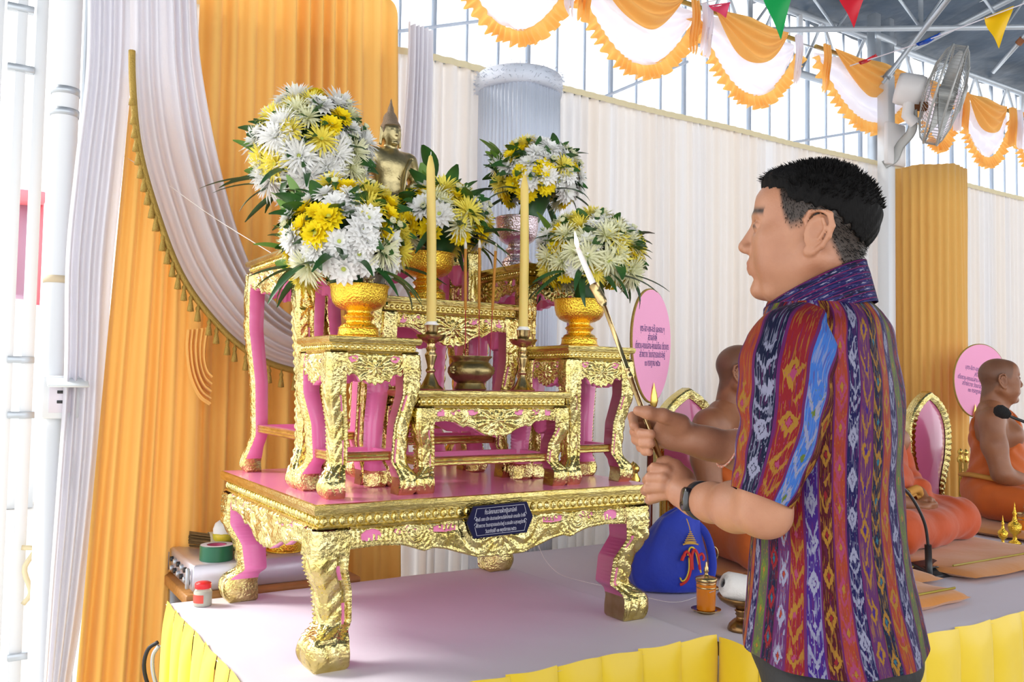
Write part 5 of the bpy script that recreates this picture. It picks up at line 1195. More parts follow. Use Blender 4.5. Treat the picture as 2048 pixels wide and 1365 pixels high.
# -------- shirt
def shirt_mat(name, base, mot, mot2, ws, sep=srgb(86, 28, 80), vmin=-9.0):
    m, N, L, P = nmat(name); P.inputs['Roughness'].default_value = .7; P.inputs['Specular IOR Level'].default_value = .15
    def mth(op, a, b=None, c=None, clamp=False):
        n = N.new('ShaderNodeMath'); n.operation = op; n.use_clamp = clamp
        for i, x_ in enumerate((a, b, c)):
            if x_ is None: continue
            if isinstance(x_, (int, float)): n.inputs[i].default_value = x_
            else: L.new(x_, n.inputs[i])
        return n.outputs[0]
    uvn = N.new('ShaderNodeUVMap'); sx = N.new('ShaderNodeSeparateXYZ'); L.new(uvn.outputs[0], sx.inputs[0]); u, v = sx.outputs[0], sx.outputs[1]
    mp = N.new('ShaderNodeMapping'); mp.inputs['Scale'].default_value = (420, 55, 1); L.new(uvn.outputs[0], mp.inputs[0])
    nz = N.new('ShaderNodeTexNoise'); nz.inputs['Scale'].default_value = 1; nz.inputs['Detail'].default_value = 2; L.new(mp.outputs[0], nz.inputs['Vector']); jit = mth('SUBTRACT', nz.outputs['Fac'], .5)
    n = len(base); us = mth('DIVIDE', mth('ADD', u, mth('MULTIPLY', jit, .0012)), ws); loc = mth('FRACT', us); idx = mth('FLOOR', us); cyc = mth('FRACT', mth('DIVIDE', mth('ADD', idx, .5), n))
    def ramp(cols):
        r = N.new('ShaderNodeValToRGB'); r.color_ramp.interpolation = 'CONSTANT'; e = r.color_ramp.elements
        e[0].position = 0; e[0].color = (*cols[0], 1); e[1].position = 1/n; e[1].color = (*cols[1], 1)
        for i in range(2, n): x_ = e.new(i/n); x_.color = (*cols[i], 1)
        L.new(cyc, r.inputs[0]); return r.outputs[0]
    B, M1, M2 = ramp(base), ramp(mot), ramp(mot2)
    wn = N.new('ShaderNodeTexWhiteNoise'); wn.noise_dimensions = '1D'; L.new(idx, wn.inputs['W']); rnd = wn.outputs['Value']
    tri = mth('MULTIPLY', mth('ABSOLUTE', mth('SUBTRACT', loc, .5)), 2.0)          # 0 centre .. 1 edge
    vj = mth('ADD', v, mth('MULTIPLY', jit, .020))
    ch = mth('FRACT', mth('ADD', mth('DIVIDE', vj, mth('ADD', .022, mth('MULTIPLY', rnd, .03))), mth('MULTIPLY', tri, .85)))
    chm = mth('LESS_THAN', ch, .26)
    dm = mth('ADD', mth('MULTIPLY', mth('ABSOLUTE', mth('SUBTRACT', mth('FRACT', mth('ADD', mth('DIVIDE', vj, .062), rnd)), .5)), 2.4), tri)
    dmm = mth('MULTIPLY', mth('LESS_THAN', dm, .78), mth('GREATER_THAN', dm, .36)); dmc = mth('LESS_THAN', dm, .26)
    mp2 = N.new('ShaderNodeMapping'); mp2.inputs['Scale'].default_value = (14, 7, 1); L.new(uvn.outputs[0], mp2.inputs[0])
    n2 = N.new('ShaderNodeTexNoise'); n2.inputs['Scale'].default_value = 1; n2.inputs['Detail'].default_value = 1; L.new(mp2.outputs[0], n2.inputs['Vector']); gate = mth('GREATER_THAN', n2.outputs['Fac'], .50); gate2 = mth('LESS_THAN', n2.outputs['Fac'], .52)
    mp3 = N.new('ShaderNodeMapping'); mp3.inputs['Scale'].default_value = (300, 110, 1); L.new(uvn.outputs[0], mp3.inputs[0])
    vo = N.new('ShaderNodeTexVoronoi'); vo.inputs['Scale'].default_value = 1; L.new(mp3.outputs[0], vo.inputs['Vector']); fleck = mth('LESS_THAN', vo.outputs['Distance'], .20)
    def mixc(f, a, b):
        x_ = N.new('ShaderNodeMix'); x_.data_type = 'RGBA'; L.new(f, x_.inputs['Factor'])
        for k_, s_ in (('A', a), ('B', b)):
            if isinstance(s_, tuple): x_.inputs[k_].default_value = (*s_, 1)
            else: L.new(s_, x_.inputs[k_])
        return x_.outputs['Result']
    band = mth('MULTIPLY', mth('LESS_THAN', tri, .80), mth('GREATER_THAN', vj, mth('ADD', vmin, mth('MULTIPLY', rnd, .06))))
    mp5 = N.new('ShaderNodeMapping'); mp5.inputs['Scale'].default_value = (380, 26, 1); L.new(uvn.outputs[0], mp5.inputs[0])
    n5 = N.new('ShaderNodeTexNoise'); n5.inputs['Scale'].default_value = 1; n5.inputs['Detail'].default_value = 2; L.new(mp5.outputs[0], n5.inputs['Vector'])
    strk = mth('MULTIPLY', mth('GREATER_THAN', n5.outputs['Fac'], .57), .55); strk2 = mth('MULTIPLY', mth('LESS_THAN', n5.outputs['Fac'], .40), .5)
    B = mixc(strk, B, M1); B = mixc(strk2, B, sep)
    c = mixc(mth('MULTIPLY', mth('MULTIPLY', chm, gate), mth('MULTIPLY', band, .85)), B, M1)
    c = mixc(mth('MULTIPLY', mth('MULTIPLY', dmm, gate2), band), c, M1); c = mixc(mth('MULTIPLY', dmc, band), c, M2)
    c = mixc(mth('MULTIPLY', mth('MULTIPLY', fleck, band), .75), c, M2)
    c = mixc(mth('GREATER_THAN', tri, .88), c, sep)
    L.new(c, P.inputs['Base Color'])
    wv = N.new('ShaderNodeTexNoise'); mp4 = N.new('ShaderNodeMapping'); mp4.inputs['Scale'].default_value = (1500, 500, 1); L.new(uvn.outputs[0], mp4.inputs[0]); L.new(mp4.outputs[0], wv.inputs['Vector']); wv.inputs['Scale'].default_value = 1
    b = N.new('ShaderNodeBump'); b.inputs['Strength'].default_value = .15; b.inputs['Distance'].default_value = .002; L.new(wv.outputs['Fac'], b.inputs['Height']); L.new(b.outputs[0], P.inputs['Normal'])
    return m
NV = srgb(20, 18, 66); DN = srgb(15, 20, 46); MR = srgb(64, 12, 22); RD = srgb(118, 24, 32); OR = srgb(136, 52, 32); VI = srgb(52, 26, 104); OL = srgb(76, 82, 56); PU = srgb(80, 38, 84); BL_ = srgb(52, 96, 168); WH = srgb(128, 128, 150); YE = srgb(140, 100, 36); PK = srgb(138, 54, 88); TE = srgb(36, 88, 108); GN = srgb(84, 100, 42)
M['shirt'] = shirt_mat('ikat_shirt_cloth', [NV, PU, DN, OR, NV, OL, DN, PU, RD, VI, MR, OR], [WH, YE, YE, YE, WH, GN, RD, WH, YE, WH, YE, PK], [WH, VI, TE, PK, WH, YE, TE, OR, PK, WH, RD, YE], .0275)
M['sleeve'] = shirt_mat('ikat_sleeve_cloth', [NV, MR, BL_, RD, DN, OR, PU, VI], [WH, YE, WH, YE, WH, YE, WH, WH], [WH, OR, GN, PK, WH, PK, YE, WH], .036, vmin=.09)
tf_ = np.array([-math.cos(math.radians(33)), math.sin(math.radians(33)), 0]); tl_ = np.array([-tf_[1], tf_[0], 0])
SEC = [(596, 1634, 1.508, .080, .076, 2.0), (612, 1640, 1.508, .090, .096, 2.0), (630, 1648, 1.505, .096, .130, 2.1), (656, 1654, 1.50, .102, .170, 2.2), (700, 1656, 1.50, .106, .190, 2.3), (770, 1658, 1.50, .116, .192, 2.3), (860, 1657, 1.50, .119, .186, 2.3), (960, 1657, 1.50, .118, .178, 2.3), (1060, 1660, 1.50, .119, .174, 2.3), (1150, 1662, 1.50, .127, .182, 2.3), (1230, 1666, 1.50, .136, .194, 2.3), (1284, 1669, 1.50, .142, .202, 2.3)]
SEC = np.array(SEC)
def shirt_fn(nu=220, nv=150, inset=0.0):
    tv = np.linspace(0, len(SEC)-1, nv); rows = smooth_path(SEC, nv)
    V = []; UV = []
    for i in range(nu+1):
        a = 2*PI*i/nu; 
        for j in range(nv):
            py, px, d, rf_, rl, ex = rows[j]; c = cs(px, py, d); ca, sa = math.cos(a), math.sin(a); e = 2/ex
            x_ = rf_*math.copysign(abs(ca)**e, ca); y_ = rl*math.copysign(abs(sa)**e, sa)
            w_ = .0035*math.sin(a*9+j*.05)*(j/nv)**1.5+.0030*math.sin(j*.22+a*3.0)*math.exp(-((j/nv-.55)/.25)**2)+.006*math.sin(a*4+1.2)*(j/nv)**3
            w_ += -.010*math.exp(-((a-PI)/.35)**2)*math.exp(-((j/nv-.45)/.3)**2)      # hollow of the spine
            f_ = 1+(w_-inset)/max(rf_, rl)
            p = c+tf_*x_*f_+tl_*y_*f_
            if j > nv*.93: p[2] += .010*math.sin(a*1.0+.4)*((j/nv-.93)/.07)
            V.append(p); UV.append((a*.155+.012*math.sin(j*.045)*math.sin(a*2), -c[2]))
    return np.array(V), UV, gridf(nu+1, nv)
V, UV, F = shirt_fn()
mk('shirt', (csw(V), F), M['shirt'], man, uv=UV)
# shoulder seam-to-sleeve: two sleeves
def sleeve(pts, rs_, uoff, nrot=0.0):
    P = smooth_path(pts, 60); r = np.interp(np.linspace(0, 1, 60), np.linspace(0, 1, len(rs_)), rs_); T, N_, B_ = frames(P); n = 80; V = []; UV = []
    dl = np.r_[0, np.cumsum(np.linalg.norm(np.diff(P, axis=0), axis=1))]
    for i in range(n+1):
        a = 2*PI*i/n+nrot
        for j in range(60):
            rr = r[j]*(1+.03*math.sin(a*5+j*.2)*(j/60)+.035*math.sin(j*.5+a*2)*math.sin(j/60*PI))
            V.append(P[j]+(N_[j]*math.cos(a)+B_[j]*math.sin(a))*rr); UV.append((a*.062+uoff, dl[j]))
    return np.array(V), UV, gridf(n+1, 60)
V, UV, F = sleeve([cs(1612, 660, 1.43), cs(1585, 705, 1.385), cs(1570, 770, 1.36), cs(1563, 850, 1.348), cs(1541, 940, 1.340), cs(1522, 996, 1.335)], [.052, .076, .073, .066, .055, .047], .154)
mk('sleeve', (csw(V), F), M['sleeve'], man, uv=UV)
V, UV, F = sleeve([cs(1690, 670, 1.60), cs(1690, 720, 1.64), cs(1672, 800, 1.66), cs(1640, 870, 1.67), cs(1600, 900, 1.675)], [.05, .074, .072, .066, .062], .05)
mk('sleeve', (csw(V), F), M['sleeve'], man, uv=UV)
# standing collar
M['collar'] = shirt_mat('navy_collar_cloth', [NV, NV, DN, NV], [srgb(48, 46, 96)]*4, [WH]*4, .016, srgb(110, 30, 80))
cb = [(1.0, 0)]
V = []; UV = []; nC = 90
for i in range(nC+1):
    a = 2*PI*i/nC; ca, sa = math.cos(a), math.sin(a)
    for j, (h_, k_) in enumerate(((-.15, 1.10), (.35, 1.03), (.7, 1.0), (1.0, .985), (1.0, .955), (.4, .97))):
        if j == 0: h_ = -.15-1.0*(1-ca)/2; k_ = 1.08+.04*(1-ca)/2
        lo_ = cs(1632, 610, 1.508); hi_ = cs(1628, 572, 1.508)
        c = lo_*(1-h_)+hi_*h_; V.append(c+tf_*(.086*ca*k_)+tl_*(.080*sa*k_)+np.array([0, 0, -.042*ca])); UV.append((h_*.05+(.0 if j < 4 else .02), a*.075))
mk('collar', (csw(np.array(V)), gridf(nC+1, 6)), M['collar'], man, uv=UV)
# trousers and shoes
M['black_cloth'] = mat('black_trousers', (.012, .012, .014), .7, 0, bump=(60, .2, 3))
tr = SDF((.24, 1.28, -1.5), (.86, 1.76, -.30), .011)
hipc = cs(1668, 1300, 1.50); tr.ell(hipc, (.140, .150, .09), 0)
for sgn in (-1, 1):
    hp_ = hipc+tl_*(.085*sgn)+np.array([0, 0, -.04]); ft = hp_+np.array([0, 0, -.80])
    tr.chain([hp_, hp_*.5+ft*.5+tf_*.012, ft], [.092, .066, .056], .03)
V, F = tr.mesh(); W_ = csw(V); W_[:, 2] = np.maximum(W_[:, 2], .05); mk('trousers', (W_, F), M['black_cloth'], man)
for sgn in (-1, 1):
    ft = csw((hipc+tl_*(.085*sgn))[None])[0]; ft[2] = 0; fwW = CR*tf_[0]+CF*tf_[1]; fwW[2] = 0; fwW /= np.linalg.norm(fwW); lw_ = np.array([-fwW[1], fwW[0], 0])
    V = []; secs = [(-.08, .03, .05), (-.06, .038, .075), (0, .04, .085), (.06, .044, .065), (.12, .046, .045), (.165, .036, .032), (.185, .012, .02)]; ns = 14
    for x_, w_, h_ in secs:
        for k in range(ns): a = 2*PI*k/ns; V.append(ft+fwW*x_+lw_*(w_*math.cos(a))+np.array([0, 0, max(.0, h_*.5+h_*.5*math.sin(a)*1.0)]))
    V = np.array(V).reshape(len(secs), ns, 3).transpose(1, 0, 2).reshape(-1, 3); F = gridf(ns, len(secs), True)+[tuple(i*len(secs) for i in range(ns)), tuple(i*len(secs)+len(secs)-1 for i in range(ns-1, -1, -1))]
    mk('shoe', (V, F), M['black'], man)
# watch and cord bracelet
def ring_about(c, ax, r1, r2, n=40, ell=1.0):
    ax = np.array(ax)/np.linalg.norm(ax); u = np.cross(ax, [0, 0, 1.0]); u /= np.linalg.norm(u); v = np.cross(ax, u); a = np.linspace(0, 2*PI, n)
    return np.array([c+u*r1*math.cos(t)+v*r2*math.sin(t) for t in a]), u, v
wc = EL*.10+WR*.90; axw = WR-EL
wt = thing('wristwatch', 'black fitness watch on the wrist of the lower hand', 'watch', tuple(csw(wc[None])[0]))
P, u_, v_ = ring_about(wc, axw, .0310, .0315)
axn = axw/np.linalg.norm(axw); V = []
for p in P:
    o = (p-wc)/np.linalg.norm(p-wc)
    for k, (a_, b_) in enumerate(((-.0085, 0), (-.008, .0028), (.008, .0028), (.0085, 0))): V.append(p+axn*a_+o*b_)
mk('strap', (csw(np.array(V)), gridf(40, 4)), M['char'], wt)
od = np.array([-.35, -.9, .15]); od = od-axn*(od@axn); od /= np.linalg.norm(od); tv_ = np.cross(axn, od); tv_ /= np.linalg.norm(tv_)
V = []; nn = 28
for k, (sc_, o_) in enumerate(((1.0, .026), (1.0, .0345), (.86, .0375), (.0, .038))):
    for i in range(nn): a = 2*PI*i/nn; V.append(wc+od*o_+axn*(.0125*sc_*math.copysign(abs(math.cos(a))**.6, math.cos(a)))+tv_*(.021*sc_*math.copysign(abs(math.sin(a))**.7, math.sin(a))))
V = np.array(V).reshape(4, nn, 3).transpose(1, 0, 2).reshape(-1, 3)
mk('screen_case', (csw(V), gridf(nn, 4, True)), mat('watch_glass', (.008, .007, .01), .12, 0, coat=.6), wt)
bc = E2*.30+W2*.70; brc = thing('cord_bracelet', 'twisted pink cord bracelet on the farther wrist', 'bracelet', tuple(csw(bc[None])[0]))
P, u_, v_ = ring_about(bc, (W2-E2)+np.array([.02, 0, .03]), .0375, .0385, 140); n_ = np.array([(p-bc)/np.linalg.norm(p-bc) for p in P])
mk('strand', tube(csw(P+n_*(.0012*np.sin(np.arange(140)*.9))[:, None]), .0016, 5, False), mat('coral_cord', srgb(236, 150, 126), .7), brc)
mk('strand', tube(csw(P-n_*(.0012*np.sin(np.arange(140)*.9))[:, None]), .0016, 5, False), mat('pale_cord', srgb(240, 204, 184), .7), brc)
# candle lighter with its burning taper
lt = thing('candle_lighter', 'long brass candle lighter held in both hands', 'candle lighter', tuple(at(1330, 948, d=1.615)))
p0, p1 = at(1334, 955, d=1.622), at(1206, 606, d=1.70); ax_ = p1-p0
mk('rod', tube(np.array([p0, p0+ax_*.55, p0+ax_*.552, p0+ax_*.57, p0+ax_*.572, p0+ax_*.60, p0+ax_*.602, p0+ax_*.615, p0+ax_*.617, p1]), [.0056, .0052, .0062, .0062, .005, .005, .0058, .0058, .0046, .0044], 12), M['brass'], lt)
p2 = at(1187, 570, d=1.712)
mk('socket', tube(np.array([p1-ax_*.02, p1, p1+(p2-p1)*.1, p1+(p2-p1)*.6, p2]), [.005, .0085, .0098, .0092, .0098], 16), M['brass'], lt)
p3 = at(1155, 497, d=1.735)
tp = thing('taper_candle', 'thin white burning taper in the tip of the lighter', 'candle', tuple(p2))
mk('wax_body', tube(np.array([p2-(p3-p2)*.1, p2, p2*.4+p3*.6, p3]), [.0062, .0064, .0056, .0044], 12), M['white_wax'], tp)
mk('wick', tube(np.array([p3, p3+np.array([-.001, 0, .007])]), .0007, 4), M['black'], tp)
fm, N, L, P_ = nmat('flame'); P_.inputs['Base Color'].default_value = (1, .8, .5, 1); P_.inputs['Emission Color'].default_value = (1, .78, .55, 1); P_.inputs['Emission Strength'].default_value = 4
V, F = lathe([(.0, -.002), (.0035, .004), (.0046, .010), (.0036, .019), (.0016, .028), (.0, .034)], 12); V[:, 0] -= V[:, 2]*.22
mk('flame', (V+p3, F), fm, tp)
# ---------------- bronze Buddha statue on the tallest table
M['statue'] = mat('statue_bronze', (.62, .52, .27), .38, 1.0, var=(30, .35), bump=(140, .10, 3)); M['statue_dark'] = mat('dark_bronze_curls', (.36, .27, .19), .5, .9, bump=(420, .9, 2, .006))
def buddha():
    s = SDF((-.10, -.16, .03), (.14, .16, .36), .0030)
    s.ell((.03, 0, .078), (.088, .135, .030), 0); s.cap((.0, -.06, .085), (.075, -.115, .078), .036, .028, .02); s.cap((.0, .06, .085), (.075, .115, .078), .036, .028, .02); s.cap((.085, -.10, .095), (.095, .08, .095), .020, .016, .015)
    s.ell((0, 0, .14), (.042, .052, .07), .02); s.ell((.002, 0, .205), (.043, .066, .048), .02); s.cap((-.004, -.058, .236), (-.004, .058, .236), .025, .025, .02)
    for y, w_ in ((-1, (.075, -.088, .10)), (1, (.085, .01, .115))): s.chain([(-.004, y*.070, .233), (-.006, y*.094, .165), w_], [.0235, .020, .014], .010)
    s.cap((0, 0, .25), (.004, 0, .285), .020, .018, .012)
    s.ell((.004, 0, .306), (.030, .0275, .037), .006); s.ell((.012, 0, .298), (.024, .0235, .033), .008); s.cap((.033, 0, .312), (.0385, 0, .296), .003, .0042, .004)
    for y in (-1, 1):
        s.cap((.034, y*.005, .3155), (.026, y*.020, .3165), .0026, .002, .003); s.ell((.0315, y*.011, .308), (.004, .006, .003), .002); s.cap((.0, y*.0285, .318), (.0, y*.0325, .272), .0055, .0050, .003)
    s.ell((.0345, 0, .2865), (.0035, .0085, .0022), .002); s.ell((.0335, 0, .2825), (.0035, .007, .0022), .002); s.cap((.02, -.045, .235), (.044, .012, .165), .0025, .0025, .002); s.ell((.030, 0, .272), (.008, .010, .006), .006)
    return s.mesh()
X_ = at(780, 300, Y=2.63)[0]; bu = thing('buddha_statue', 'bronze seated Buddha statue with flame finial above the flowers', 'statue', (X_, 2.63, 1.829), rz=math.radians(-90+6)); bsc = 1.13
V, F = buddha(); mk('figure', (V*bsc, F), M['statue'], bu, world=False)
s = SDF((-.05, -.05, .29), (.05, .05, .42), .0022); s.ell((.0005, 0, .316), (.0335, .0305, .034), 0); s.ell((-.003, 0, .350), (.021, .021, .020), .010); s.chain([(-.002, 0, .362), (-.001, 0, .38), (0, 0, .41)], [.012, .007, .0016], .008)
gx, gy, gz = np.meshgrid(*[s.lo[i]+s.h*np.arange(s.n[i]) for i in range(3)], indexing='ij'); s.D = np.maximum(s.D, (.9*((.326+.0*gx)-gz-(.038)*(gx < .012)-1.2*np.clip(.012-gx, 0, .02)*0)).astype(np.float32)); s.D += (.0007*np.sin(gx*900)*np.sin(gy*900)*np.sin(gz*900)).astype(np.float32)
V, F = s.mesh(); mk('curled_hair', (V*bsc, F), M['statue_dark'], bu, world=False)
n_ = 24; V, F = lathe(np.array([(.0, 0), (.095, 0), (.098, .006), (.088, .014), (.080, .022), (.084, .032), (.100, .044), (.098, .050), (.0, .052)]), 48); a = np.arctan2(V[:, 1], V[:, 0]); V[:, :2] *= (1+.03*np.cos(a*24))[:, None]; V[:, 0] = V[:, 0]*.85+.02; V[:, 1] *= 1.28
mk('lotus_base', (V*bsc, F), M['statue'], bu, world=False)
P = smooth_path([(.03, .055, .235), (.046, .030, .20), (.046, .022, .15), (.042, .02, .11)], 16)*bsc; mk('robe_strip', tube(P, .007*bsc, 6, sx=1, sy=.3), M['statue'], bu, world=False)
# ================================================================== MONKS, THRONES, CEREMONIAL FANS
def throne(label, cx, cy):
    t = thing('throne', label, 'chair', (cx, cy, SM), group='pink and gold thrones')
    zz = np.array([.0, .08, .18, .28, .38, .47, .55, .60, .635, .655]); hw = np.array([.11, .11, .14, .178, .192, .185, .15, .10, .045, .0])
    zs = np.linspace(0, .655, 60); h_ = np.interp(zs, zz, hw); ker = np.ones(5)/5; h2 = h_.copy(); h2[2:-2] = np.convolve(h_, ker, 'valid'); h2[-1] = 0
    out = np.array([(a, z) for a, z in zip(h2, zs)]+[(-a, z) for a, z in zip(h2[::-1][1:], zs[::-1][1:])])
    cen = np.array([0, .33]); n = len(out); V = []; F = []
    prof = [(1.0, .03), (1.0, -.012), (.97, -.022), (.90, -.014), (.86, -.026), (.80, -.012), (.775, -.016)]
    arc = np.r_[0, np.cumsum(np.linalg.norm(np.diff(out, axis=0), axis=1))]
    for i, p in enumerate(out):
        for k, (s_, y_) in enumerate(prof):
            q = cen+(p-cen)*np.array([s_, 1-(1-s_)*.62]); V.append((q[0], y_-(.010*abs(math.sin(arc[i]*95)) if k in (2, 3, 4) else 0), q[1]))
    mk('carved_frame', (np.array(V)+np.array([cx, cy, SM+.02]), gridf(n, len(prof), True)), M['gold'], t)
    V = []; m_ = 10
    for i, p in enumerate(out):
        for k in range(m_):
            s_ = .79*(1-k/(m_-1)); q = cen+(p-cen)*np.array([s_, (1-(1-.79)*.62)/.79*s_]); V.append((q[0], -.010-.035*(1-(s_/.79)**2), q[1]))
    mk('padded_back', (np.array(V)+np.array([cx, cy, SM+.02]), gridf(n, m_, True)), mat('pink_vinyl', srgb(226, 122, 172), .22, 0, coat=.5), t)
    mk('back_board', slab([(a*.97+cx, z*.98+SM+.02) for a, z in out], cy+.015, cy+.03), M['gold'], t)
    mk('seat_base', box((cx-.20, cy-.10, SM), (cx+.20, cy+.03, SM+.05), .008), M['gold'], t); mk('seat_pad', box((cx-.19, cy-.09, SM+.05), (cx+.19, cy-.05, SM+.075), .012), M['pink'], t)
    return t
throne('pink and gold throne behind the seated monk nearest the altar', 2.74, 2.86)
throne('pink and gold throne at the right behind the monk facing the microphone', 4.55, 2.86)
M['robe_a'] = mat('orange_robe', srgb(196, 76, 12), .75, 0, sheen=.2, bump=(5, .5, 4, .03), var=(4, .2)); M['robe_b'] = mat('saffron_robe', srgb(208, 98, 18), .75, 0, sheen=.2, bump=(5, .5, 4, .03), var=(4, .2)); M['sash'] = mat('ochre_sash', srgb(196, 138, 56), .75, 0, bump=(20, .3, 3))
M['monk_skin'] = face_mat('brown', (.05, .035, .028), srgb(150, 84, 72), .45)
def monk(label, pos, yaw, hyaw, robe, h=.0068, hpitch=0.0):
    """sits cross-legged; yaw: angle of the body's facing from the picture's right towards the back"""
    t = thing('person', label, 'person', tuple(pos))
    f, l, u = head_axes(yaw, 0); W = lambda V: np.array(pos)+V[:, [0]]*(CRh*f[0]+CFh*f[1])+V[:, [1]]*(CRh*l[0]+CFh*l[1])+V[:, [2]]*np.array([0, 0, 1.0])
    s = SDF((-.22, -.33, .02), (.36, .33, .66), .0058)
    s.ell((0, 0, .12), (.13, .17, .12), 0); s.ell((.03, 0, .23), (.125, .16, .13), .05); s.ell((.012, 0, .40), (.112, .165, .14), .05); s.cap((-.012, -.15, .495), (-.012, .15, .495), .055, .055, .05)
    s.cap((-.02, -.07, .54), (-.02, .07, .54), .045, .045, .05); s.cap((.0, 0, .53), (.018, 0, .62), .058, .056, .04)
    for y in (-1, 1):
        s.ell((.085, y*.075, .42), (.05, .065, .05), .04)
        s.chain([(-.012, y*.178, .49), (.0, y*.215, .37), (.03, y*.235, .24)], [.062, .055, .047], .03); s.chain([(.03, y*.235, .24), (.13, y*.15, .19), (.205, y*.065, .165)], [.046, .042, .030], .02)
        s.ell((.235, y*.035, .16), (.036, .032, .022), .015)
        for k in range(4): s.chain([(.25, y*.03, .165-.010*k), (.272-.005*k, -y*.004, .172-.014*k), (.262-.006*k, -y*.032, .170-.014*k)], [.0095, .009, .008], .003)
        s.chain([(.225, y*.03, .178), (.252, y*.006, .190), (.262, -y*.012, .186)], [.011, .0095, .0085], .004)
    V1, F1 = s.mesh()
    hd = head_sdf(.0036, 1.06, neck_to=(-.04, 0, -.17)); V0, F0 = hd.mesh()
    hf, hl, hu = head_axes(hyaw, hpitch); HW = lambda V: W(np.array([[.022, 0, .690]]))[0]+V[:, [0]]*(CRh*hf[0]+CFh*hf[1]+np.array([0, 0, hf[2]]))+V[:, [1]]*(CRh*hl[0]+CFh*hl[1]+np.array([0, 0, hl[2]]))+V[:, [2]]*(CRh*hu[0]+CFh*hu[1]+np.array([0, 0, hu[2]]))
    hx, hy, hz = V0.T; z1 = np.zeros(len(V1)); eb = (np.abs(hy) > .0775) & (hx > -.045) & (hx < .022) & (hz < .034)
    att = {'clip': np.r_[clip_w(hx, hz)*(~eb), z1], 'brow': np.r_[.4*((hx > .068)*np.exp(-((hz-.036)/.005)**2)*(np.abs(hy) > .01)*(np.abs(hy) < .052)), z1], 'lips': np.r_[((hx > .088)*np.exp(-((hz+.0585)/.008)**2)*(np.abs(hy) < .024)), z1], 'lash': np.r_[((hx > .078)*np.exp(-((hz-.0105)/.003)**2)*(np.abs(np.abs(hy)-.033) < .016)), z1]}
    mk('body', (np.vstack([HW(V0), W(V1)]), list(F0)+list(F1+len(V0))), M['monk_skin'], t, col=att)
    r = SDF((-.24, -.48, -.005), (.46, .48, .62), h)
    r.ell((0, 0, .13), (.155, .195, .135), 0); r.ell((.03, 0, .24), (.140, .176, .14), .05); r.ell((.012, 0, .40), (.126, .178, .15), .05); r.cap((-.012, .0, .500), (-.012, .165, .490), .068, .068, .05)
    r.chain([(-.012, .178, .49), (.0, .22, .37), (.03, .245, .24), (.13, .17, .20)], [.074, .070, .066, .058], .03)      # covered left arm
    gx, gy, gz = np.meshgrid(*[r.lo[i]+r.h*np.arange(r.n[i]) for i in range(3)], indexing='ij')
    cutv = gy*.75-(gz-.42)*.66+.062; r.D = np.maximum(r.D, (-(cutv)).astype(np.float32))
    for y in (-1, 1):
        r.cap((.0, y*.12, .105), (.25, y*.285, .085), .105, .085, .04); r.cap((.25, y*.285, .085), (.26, -y*.05, .065), .082, .062, .04)
    r.ell((.16, 0, .09), (.16, .20, .07), .04)
    r.D += (.0036*np.sin(gz*70+gy*52+3*np.sin(gx*17+gy*7))*smoothstep(.10, .2, gz)+.0030*np.sin(gx*40-np.abs(gy)*22+gz*30+4*np.sin(gy*7+gx*5))*np.sin(gx*13+gy*11+1)*(1-smoothstep(.14, .24, gz))).astype(np.float32)
    r.cut((0, 0, .0), (0, 0, 1)); V, F = r.mesh(); V[:, 2] = np.maximum(V[:, 2], .002)
    mk('robe', (W(V), F), robe, t)
    P = smooth_path([(-.02, -.13, .36), (.07, -.09, .43), (.10, .0, .485), (.06, .07, .535), (-.02, .10, .565)], 24); mk('robe_edge', tube(W(P), .016, 8, sx=1.0, sy=.6), robe, t)
    a = np.linspace(0, 2*PI, 50); P = np.stack([.02+.160*np.cos(a), .196*np.sin(a), .205+.012*np.sin(a*2)], -1); mk('sash', tube(W(P), .020, 8, False, sx=1.2, sy=.6), M['sash'], t)
    mk('sash_knot', tube(W(smooth_path([(.185, -.05, .21), (.20, 0, .225), (.19, .05, .20), (.18, .02, .185)], 14)), .018, 8), M['sash'], t)
    return t
YB = math.radians(-42)
def seat(px, X, Y): return np.array([X, Y, SM+.045])
monk('monk in orange robe mostly hidden behind the man with the candle', seat(0, 2.60, 2.45), YB, math.radians(-8), M['robe_b'])
monk('monk in orange robe with folded hands between the man and the farther monk', seat(0, 3.36, 2.38), math.radians(-48), math.radians(-75), M['robe_a'])
monk('monk with bare right shoulder facing right by the microphone', seat(0, 4.47, 2.45), math.radians(-28), math.radians(-6), M['robe_b'], hpitch=.05)
def cushion(label, cx, cy, sx, sy, m, rz=0):
    t = thing('cushion', label, 'cushion', (cx, cy, SM), rz, group='golden cushions on the platform')
    def f(u, v, s=1):
        a = 2*u-1; b = 2*v-1; e = (1-np.abs(a)**6)*(1-np.abs(b)**6); return np.stack([a*sx*(1-.02*b*b), b*sy*(1-.02*a*a), .020+s*.022*np.maximum(e, 0)**.4+.002*np.sin(a*9)*np.sin(b*8)], -1)
    V1, F1 = sheet(lambda u, v: f(u, v, 1), 30, 24); V2, F2 = sheet(lambda u, v: f(u, v, -.85), 30, 24)
    mk('cover', join([(V1, F1), (V2, [q[::-1] for q in F2])]), m, t, world=False)
    mk('trim', tube(np.array([(-sx*.9, -sy*.72, .043), (0, -sy*.74, .0455), (sx*.9, -sy*.72, .043)]), .004, 5), mat('green_gold_trim', srgb(168, 150, 60), .6, .3), t, world=False)
M['cushion'] = mat('golden_cushion', srgb(206, 126, 20), .6, 0, sheen=.3, bump=(20, .2, 3))
cushion('golden orange cushion under the monk with folded hands', 3.46, 2.14, .40, .40, M['cushion']); cushion('golden orange cushion under the farther monk', 4.50, 2.2, .42, .38, M['cushion']); cushion('golden orange cushion under the monk nearest the altar', 2.64, 2.2, .34, .40, M['cushion'])
